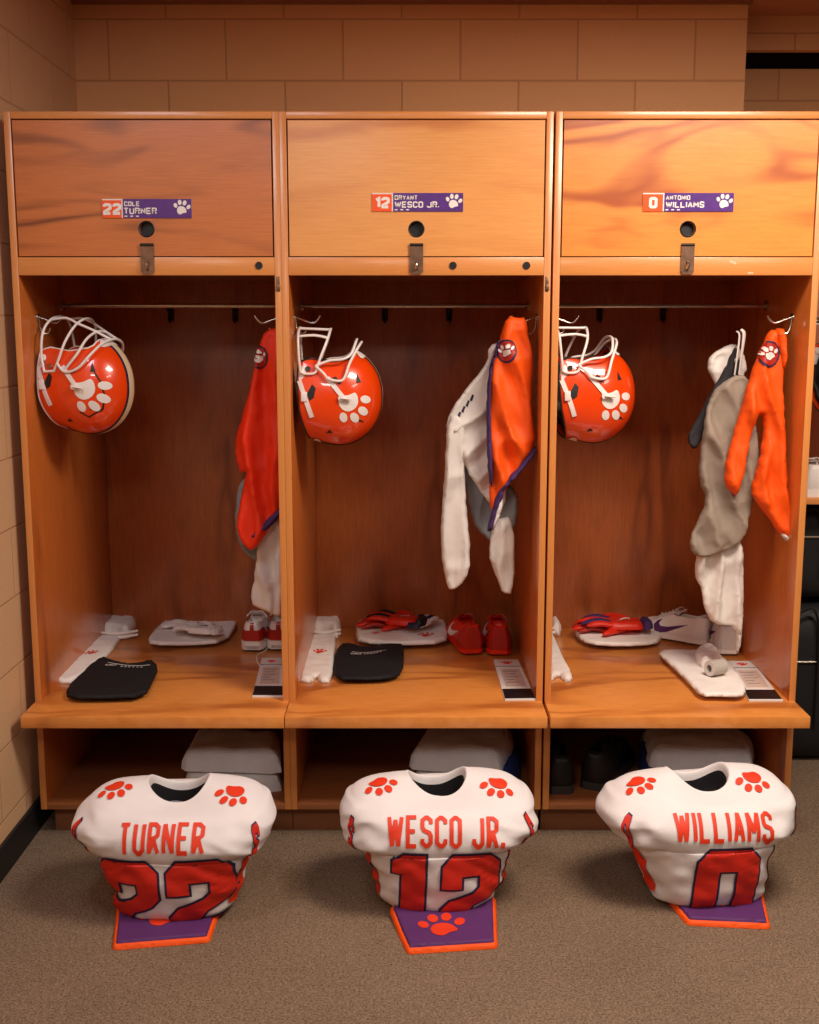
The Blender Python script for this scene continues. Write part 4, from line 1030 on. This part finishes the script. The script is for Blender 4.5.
# ------------------------------------------------------------------ gloves
def glove(label, px, py, z, yaw, m_main, m_palm, s=1.0, mirror=1, tiltx=0, curl=0, swm='wplastic', sw=True):
    c = atZ(px, py, z)
    T = thing('football_glove', label, 'glove', c, Euler((R(tiltx), 0, R(yaw))), group='football gloves on folded shirts')
    pl = chaikin([(-.055, -.036), (-.03, -.042), (.02, -.044), (.045, -.04), (.05, 0), (.045, .04), (.01, .043), (-.03, .036), (-.055, .034), (-.06, 0)], 2)
    pl = [(a * s, b * s * mirror) for a, b in pl]
    if area2(pl) < 0: pl = pl[::-1]
    pm = puff([pl], .020 * s, .018 * s, .008, lambda u, v, w: (u, v, w), wr=lambda u, v: .003 * fbm(u * 40, v * 40, px), back=.002)
    bv = BVHTree.FromBMesh(pm)
    P = obj('palm', pm, m_main, T)
    for k, (y, L, a) in enumerate(((-.031, .062, -6), (-.010, .075, -2), (.011, .080, 3), (.031, .070, 8))):
        a = R(a + curl * (k - 1.5)); x0 = .042
        pts = [(x0 - .01, y, .010), (x0 + L * .35 * math.cos(a), y + L * .35 * math.sin(a), .015 + .003 * (k % 2)), (x0 + L * .75 * math.cos(a), y + L * .75 * math.sin(a), .013), (x0 + L * math.cos(a), y + L * math.sin(a), .009)]
        pts = [(p[0] * s, p[1] * s * mirror, p[2] * s) for p in pts]
        b = B(); tube(b, pts, [.0105 * s, .0105 * s, .0095 * s, .004 * s], 10, smooth=4, flat=.8)
        obj('finger', b, m_main if k % 2 == 0 else m_palm, T)
    pts = [(-.02, .03, .010), (.008, .056, .014), (.035, .072, .012), (.05, .076, .008)]
    b = B(); tube(b, [(p[0] * s, p[1] * s * mirror, p[2] * s) for p in pts], [.013 * s, .012 * s, .010 * s, .004 * s], 10, smooth=4, flat=.8)
    obj('thumb', b, m_main, T)
    b = puff([chaikin([(-.085 * s, -.034 * s), (-.05 * s, -.036 * s), (-.05 * s, .036 * s), (-.085 * s, .034 * s)], 1)], .022 * s, .01, .01, lambda u, v, w: (u, v, w), back=.002)
    obj('wrist_cuff', b, m_palm, T)
    if sw: obj('check_mark', decal(swoosh(.05 * s, 0, 0, .3), bv, lambda u, v: (u, v, .2), (0, 0, -1), .0012, .008), M[swm], P)
zt = ZS + .0275
glove('white glove spread out on the folded shirt in the left locker', 193, 628, zt, 172, M['white'], M['white'], .95, 1, sw=True, swm='print')
glove('white glove overlapping the other glove in the left locker', 202, 631, zt + .023, 160, M['white'], M['offwhite'], .9, -1, swm='navy', curl=3)
zt = ZS + .0335
glove('red glove lying left on the folded shirt in the middle locker', 394, 626, zt, 188, M['red'], M['redlow'], 1.12, 1)
glove('red glove stacked on top in the middle locker, white check mark up', 402, 622, zt + .026, 158, M['red'], M['dark'], 1.12, -1, curl=2)
glove('white and navy glove at the right of the red gloves in the middle locker', 420, 624, zt + .022, 60, M['white'], M['navy'], .8, 1, swm='navy')
zt = ZS + .0295
glove('lower red glove on the folded shirt in the right locker', 613, 630, zt, 185, M['red'], M['redlow'], 1.25, 1, sw=False)
glove('upper red glove in the right locker with white check mark on its cuff side', 622, 626, zt + .024, 178, M['red'], M['purplefab'], 1.25, -1, curl=-1)

# ------------------------------------------------------------------ shoes
def interp(tab, t):
    for (a, b), (c, d) in zip(tab, tab[1:]):
        if a <= t <= c: return b + (d - b) * smoothstep(a, c, t)
    return tab[-1][1]
def shoe(name, label, loc, yaw, m, L=.285, group=None, cleats=True, low=True, rotx=0):
    T = thing(name, label, 'shoe', loc, Euler((rotx, 0, R(yaw))), group=group)
    W = [(0, .024), (.04, .036), (.14, .042), (.35, .039), (.5, .040), (.7, .048), (.82, .046), (.93, .032), (1, .008)]
    Ht = [(0, .082), (.06, .090), (.2, .078), (.36, .080), (.45, .082), (.6, .066), (.75, .050), (.9, .040), (1, .018)]
    Dp = [(0, 0), (.045, .0), (.09, .05), (.36, .05), (.44, .004), (.5, 0), (1, 0)]
    n = 44; z0 = .016 if cleats else .02
    bm = B(); rows = []
    outer = [(.86, 0), (.97, .12), (1.0, .3), (.95, .52), (.83, .74), (.68, .92), (.6, 1.0)]
    def row(t, grow=0, cut=None):
        w = interp(W, t) * L / .285; h = interp(Ht, t) * L / .285; d = interp(Dp, t) * L / .285; x = t * L
        fore = smoothstep(.4, .6, t)
        half = [(w * a + grow, h * b * (1 if b < .99 else 1) + grow * b) for a, b in outer]
        half = [(y * (1 - .18 * fore * (zz / h)), zz) for y, zz in half]
        if grow: return x, half[:cut]
        inn = [(w * .54, h + .002 - d * .15), (w * .48, h - d * .6 + .003 * fore), (w * .3, h - d + .006 * fore), (0, h - d + .008 * fore)]
        return x, half + inn
    for i in range(n + 1):
        t = i / n; x, hf = row(t)
        lean = -.006 * (1 - smoothstep(0, .1, t))
        R_ = [(y, z) for y, z in hf]; Lf = [(-y, z) for y, z in hf[:-1]][::-1]
        rows.append([bm.verts.new((x + lean * math.sin(PI * min(z / .09, 1)), y, z0 + z)) for y, z in R_ + Lf])
    k = len(rows[0])
    for a, b in zip(rows, rows[1:]):
        for j in range(k): bm.faces.new((a[j], a[(j + 1) % k], b[(j + 1) % k], b[j]))
    bm.faces.new(rows[0][::-1]); bm.faces.new(rows[-1])
    bmesh.ops.recalc_face_normals(bm, faces=bm.faces); bvh = BVHTree.FromBMesh(bm)
    up = obj('upper', bm, m['upper'], T, auto=80)
    # sole
    ol = [(t * L - .003, interp(W, t) * L / .285 * .98 + .002) for t in [i / 24 for i in range(25)]]
    loop = ol + [(x, -y) for x, y in ol[::-1]]
    zb = z0 - .008 if cleats else 0
    sm_ = slab([loop], zb, z0 + .006, lambda u, v, w: (u, v, w + (.0 if True else 0)))
    obj('sole', sm_, m['sole'], T, auto=40)
    if cleats:
        for sx, sy in ((.10, .018), (.10, -.018), (.24, .018), (.24, -.018), (.6, .03), (.6, -.03), (.76, .034), (.76, -.034), (.9, .015), (.9, -.015)):
            b = B(); cyl(b, (sx * L, sy, 0), (sx * L, sy, zb + .002), .0045, 10, r2=.0075)
            obj('stud', b, m['stud'], T)
    # heel counter
    if m.get('heel'):
        hb = B(); rr = []
        for i in range(0, 13):
            t = i / 44 * .95; x, hf = row(t, .0018, 7 if i < 3 else 6 - i // 4)
            while len(hf) < 7: hf = hf + [hf[-1]]
            lean = -.0075 * (1 - smoothstep(0, .1, t))
            if m.get('cup'): hf = hf[1:5]
            pts = [(y, z) for y, z in hf[1:]] + [(-y, z) for y, z in hf[1:]][::-1]
            rr.append([hb.verts.new((x - .001 + lean * math.sin(PI * min(z / .09, 1)), y, z0 + z)) for y, z in pts])
        for a, b in zip(rr, rr[1:]):
            for j in range(len(a) - 1):
                if j == len(a) // 2 - 1: continue
                hb.faces.new((a[j], a[j + 1], b[j + 1], b[j]))
        a = rr[0]; hb.faces.new(a)
        bmesh.ops.remove_doubles(hb, verts=hb.verts, dist=1e-5)
        obj('heel_counter', hb, m['heel'], T)
    if m.get('cup'):
        cb = slab([loop], zb, z0 + .022, lambda u, v, w: (u, v * (1.0 + .02), w)); bmesh.ops.bevel(cb, geom=[e for e in cb.edges if e.calc_face_angle(0) > .9], offset=.003, segments=2, affect='EDGES')
        obj('midsole', cb, m['cup'], T)
        obj('heel_stripe', decal([[[(-.008, z0 + .03), (.008, z0 + .03), (.006, z0 + .09), (-.006, z0 + .09)]]], bvh, lambda u, v: (-.2, u, v), (1, 0, 0), .003, .008), m['heel'], T)
    # tongue, laces
    tb = puff([chaikin([(.3 * L, -.018), (.52 * L, -.02), (.66 * L, -.012), (.66 * L, .012), (.52 * L, .02), (.3 * L, .018)], 2)], .006, .008, .01,
              lambda u, v, w: (u, v, z0 + interp(Ht, u / L) * L / .285 + .004 + w + .018 * (1 - smoothstep(.28, .42, u / L))))
    obj('tongue', tb, m['tongue'], T)
    lb = B()
    for i in range(5):
        t = .44 + i * .05; z = z0 + interp(Ht, t) * L / .285 + .012
        tube(lb, [(t * L, -.024, z - .010), (t * L + .006, -.008, z), (t * L - .004, .01, z + .001), (t * L + .004, .024, z - .010)], .0022, 6, smooth=3)
    tube(lb, [(.44 * L, .0, z0 + .095), (.4 * L, .02, z0 + .1), (.36 * L, .034, z0 + .085), (.4 * L, .03, z0 + .09), (.45 * L, .004, z0 + .096)], .002, 6, smooth=4)
    tube(lb, [(.44 * L, .0, z0 + .095), (.4 * L, -.02, z0 + .1), (.36 * L, -.036, z0 + .08), (.42 * L, -.03, z0 + .085), (.45 * L, -.004, z0 + .096)], .002, 6, smooth=4)
    obj('laces', lb, m['lace'], T)
    if m.get('mark'):
        for s in (1, -1):
            dd = decal(swoosh(.13, .46 * L, z0 + .034, .08, -1), bvh, lambda u, v: (u, s * .2, v), (0, -s, 0), .0012, .008)
            obj('check_mark', dd, m['mark'], up)
    if m.get('paw'):
        for s in (1, -1):
            obj('paw_print', decal(paw(.024, .86 * L, z0 + .026, 0), bvh, lambda u, v: (u, s * .2, v), (0, -s, 0), .0012, .006), M['print'], up)
    return T
g = 'football cleats on the benches'
mw = dict(upper=M['shoewhite'], sole=M['shoewhite'], stud=M['cream'], heel=M['redlow'], cup=M['shoewhite'], tongue=M['offwhite'], lace=M['wplastic'], mark=M['redlow'])
p = atZ(252.5, 652, ZS); shoe('football_cleat', 'white and red cleat, left one of the pair in the left locker', p, 88, mw, group=g)
p = atZ(278.5, 651, ZS); CL = shoe('football_cleat', 'white and red cleat beside the divider in the left locker', p, 92, mw, group=g, L=.28)
mr_ = dict(upper=M['red'], sole=M['red'], stud=M['redlow'], heel=M['redlow'], tongue=M['redlow'], lace=M['redlow'], mark=M['wplastic'])
p = atZ(473, 655.5, ZS); shoe('football_cleat', 'red cleat turned slightly, left one of the pair in the middle locker', p, 101, mr_, group=g)
p = atZ(499.5, 656.5, ZS); shoe('football_cleat', 'red cleat, right one of the pair in the middle locker', p, 90, mr_, group=g)
mp_ = dict(upper=M['shoewhite'], sole=M['wplastic'], stud=M['cream'], heel=None, tongue=M['offwhite'], lace=M['offwhite'], mark=M['purple'], paw=True)
p = atZ(708, 645, ZS); shoe('football_cleat', 'white cleat with purple check mark and toe pointing left in the right locker', p, 143, mp_, L=.275, group=g)
p = atZ(728.5, 656, ZS); shoe('football_cleat', 'white cleat with its heel toward the room in the right locker', p, 86, dict(mp_, heel=M['offwhite']), L=.27, group=g)
# loose lace cord in left locker
b = B(); C0 = [atZ(267, 634, ZS + .05), atZ(270, 640, ZS + .02), atZ(266, 650, ZS + .002), atZ(258, 655, ZS + .002), atZ(257, 661, ZS + .002), atZ(260, 666, ZS + .003)]
tube(b, C0, .0022, 8, smooth=6)
bmesh.ops.transform(b, matrix=(Matrix.Translation(CL.location) @ CL.rotation_euler.to_matrix().to_4x4()).inverted(), verts=b.verts); obj('loose_lace', b, M['wplastic'], CL)

# ------------------------------------------------------------------ below the benches
ZB = .1085
def towel(label, px, h, band=None, seed=0, ang=0):
    P = [atZ(a, b, ZB) for a, b in px]; c = sum(P, Vector()) / len(P)
    T = thing('folded_towel', label, 'towel', c, group='folded grey towels under the benches')
    loop = [(p.x, p.y) for p in P]; loop = [(P[i].x, P[i].y) for i in range(len(P))]
    loop = sum([[tuple(Vector(loop[i]).lerp(Vector(loop[i - 1]), .10)), tuple(Vector(loop[i]).lerp(Vector(loop[(i + 1) % len(loop)]), .06))] for i in range(len(loop))], [])
    if area2(loop) < 0: loop = loop[::-1]
    nl = 2; hh = h / nl
    for k in range(nl):
        s = 1 - .03 * ((nl - 1 - k) % 2)
        q = [(c.x + (a - c.x) * s + .004 * math.sin(seed + k * 2), c.y + (b - c.y) * s) for a, b in loop]
        bm = puff([q], hh * 1.06, hh * .62, .012, lambda u, v, w: (u, v, ZB + k * hh + w + .012 * (k / nl) * noise.noise(Vector((u * 5 + seed, v * 5, 0)))), wr=lambda u, v: .008 * fbm(u * 9 + seed, v * 9, k))
        obj('towel_fold', bm, M['towel'], T, world=True)
    if band:
        Q = [atZ(a, b, ZB) for a, b in band]; ql = chaikin([(p.x, p.y) for p in Q], 1)
        if area2(ql) < 0: ql = ql[::-1]
        bm = puff([ql], h * .9, h * .3, .016, lambda u, v, w: (u, v, ZB + w), wr=lambda u, v: .004 * fbm(u * 20, v * 20, 1))
        obj('blue_border', bm, M['blue'], T, world=True)
    return T
towel('grey-white folded towel under the left bench', [(180, 790), (282, 793), (281, 764), (196, 762)], .125, seed=1)
towel('grey-white towel with blue border under the middle bench', [(408, 789), (500, 793), (515, 778), (514, 762), (426, 760)], .13, [(497, 794), (520, 786), (521, 764), (512, 764), (508, 778)], seed=2)
towel('grey-white towel with navy edge under the right bench', [(650, 789), (752, 793), (755, 772), (735, 760), (640, 760)], .13, [(640, 778), (652, 789), (660, 786), (648, 760), (636, 760)], seed=3)
mb = dict(upper=M['dark'], sole=M['soledark'], stud=M['dark'], heel=None, tongue=M['dark'], lace=M['dark'])
p = atZ(561, 794, ZB); shoe('black_sneaker', 'black shoe standing nearest the divider under the right bench', p, 92, mb, L=.32, group='black shoes under the right bench', cleats=False)
p = atZ(592, 790, ZB); shoe('black_sneaker', 'black shoe turned outward beside the other under the right bench', p, 62, mb, L=.33, group='black shoes under the right bench', cleats=False)

# ------------------------------------------------------------------ things at the far right edge
NL = thing('open_shelf_unit', 'wooden open shelf unit just visible right of the lockers', 'shelf', (1.66, 4.1, 0))
for a, b in ((1.30, 1.32), (1.98, 2.0)): pass
obj('side_panel', bx(1.98, 2.0, 3.78, 4.40, 0, 2.05), M['side'], NL, world=True)
obj('back_panel', bx(1.27, 1.98, 4.38, 4.40, 0, 2.05), M['back'], NL, world=True)
zsh = atY(812, 498, 3.78).z
obj('shelf', bx(1.25, 1.98, 3.78, 4.38, zsh - .022, zsh), M['rail'], NL, world=True)
obj('shelf', bx(1.25, 1.98, 3.78, 4.38, 2.03, 2.05), M['rail'], NL, world=True)
obj('hanging_rail', cyl(B(), (1.25, 3.95, 1.56), (1.98, 3.95, 1.56), .008, 12), M['chrome'], NL, world=True)
obj('post', bx(1.25, 1.27, 4.36, 4.38, 0, 2.05), M['stile'], NL, world=True)
p = Vector((1.36, 3.80, zsh + .0005)); shoe('white_sneaker', 'white shoe on the shelf at the far right edge', p, 80, dict(mp_, mark=None, paw=None), L=.28, cleats=False)
# orange helmet hanging there, seen as a sliver
def sliver_bag(name, label, x0, x1, y0, y1, z0, z1, seed):
    T = thing(name, label, 'bag', ((x0 + x1) / 2, (y0 + y1) / 2, z0), group='black bags at the far right')
    bm = B(); box(bm, x0, x1, y0, y1, z0, z1)
    bmesh.ops.subdivide_edges(bm, edges=bm.edges[:], cuts=9, use_grid_fill=True)
    c = Vector(((x0 + x1) / 2, (y0 + y1) / 2, (z0 + z1) / 2)); hx, hy, hz = (x1 - x0) / 2, (y1 - y0) / 2, (z1 - z0) / 2
    for v in bm.verts:
        q = Vector(((v.co.x - c.x) / hx, (v.co.y - c.y) / hy, (v.co.z - c.z) / hz))
        n4 = (q.x ** 6 + q.y ** 6 + q.z ** 6) ** (1 / 6); q2 = q / max(n4, .01) * max(abs(q.x), abs(q.y), abs(q.z))
        d = 1 - .02 * (1 + fbm(v.co.x * 9 + seed, v.co.y * 9 + v.co.z * 9, seed))
        v.co = c + Vector((q2.x * hx * d, q2.y * hy * d, q2.z * hz * (d if q.z > 0 else 1)))
    obj('bag_body', bm, M['bagfab'], T, world=True)
    b = B(); tube(b, [(x0 + .06, y0 - .006, z0 + hz * .5), (x0 + .07, y0 - .008, z1 - .05), (x0 + .14, y0 - .014, z1 - .03), (x0 + .21, y0 - .008, z1 - .05), (x0 + .22, y0 - .006, z0 + hz * .5)], .009, 8, smooth=5, flat=.5)
    obj('bag_strap', b, M['dark'], T, world=True)
    b = B(); tube(b, [(x0 + .03, y0 - .001, z0 + hz * 1.3), (x1 - .03, y0 - .001, z0 + hz * 1.3)], .004, 6); obj('zip', b, M['chrome'], T, world=True)
sliver_bag('equipment_bag', 'black equipment bag standing on the carpet at the far right', 1.21, 1.9, 3.88, 4.30, 0.0, .585, 3)
sliver_bag('equipment_bag', 'black equipment bag lying on top of the other bag at the far right', 1.21, 1.88, 3.90, 4.30, .59, zsh - .03, 9)
helmet_r = helmet('orange helmet seen as a sliver at the far right edge', 852, 378, 3.95, (0, 0, 0), 2)

# ------------------------------------------------------------------ light
def area(name, x, y, z, sx, sy, power, col, rot=(0, 0, 0)):
    l = bpy.data.lights.new(name, 'AREA'); l.shape = 'RECTANGLE'; l.size = sx; l.size_y = sy; l.energy = power; l.color = col
    o = bpy.data.objects.new(name, l); COL.objects.link(o); o.location = (x, y, z); o.rotation_euler = rot; return o
area('ceiling_light', 1.05, 2.1, CEIL - .03, .9, .6, 58, (1, .87, .74))
area('ceiling_light', -.95, 2.0, CEIL - .03, .6, .6, 12, (.78, .88, 1))
area('ceiling_light', -.42, -.2, CEIL - .03, .6, .6, 25, (1, .92, .84))
area('ceiling_light', 2.4, .6, CEIL - .03, .6, 1.2, 24, (1, .86, .72))
w = bpy.data.worlds.new('room_glow'); scn.world = w; w.use_nodes = True
bg = w.node_tree.nodes['Background']; bg.inputs[0].default_value = (.58, .50, .44, 1); bg.inputs[1].default_value = .07
scn.view_settings.view_transform = 'Standard'; scn.view_settings.look = 'None'; scn.view_settings.gamma = 1; scn.view_settings.exposure = 0.25
scn.view_settings.use_curve_mapping = False
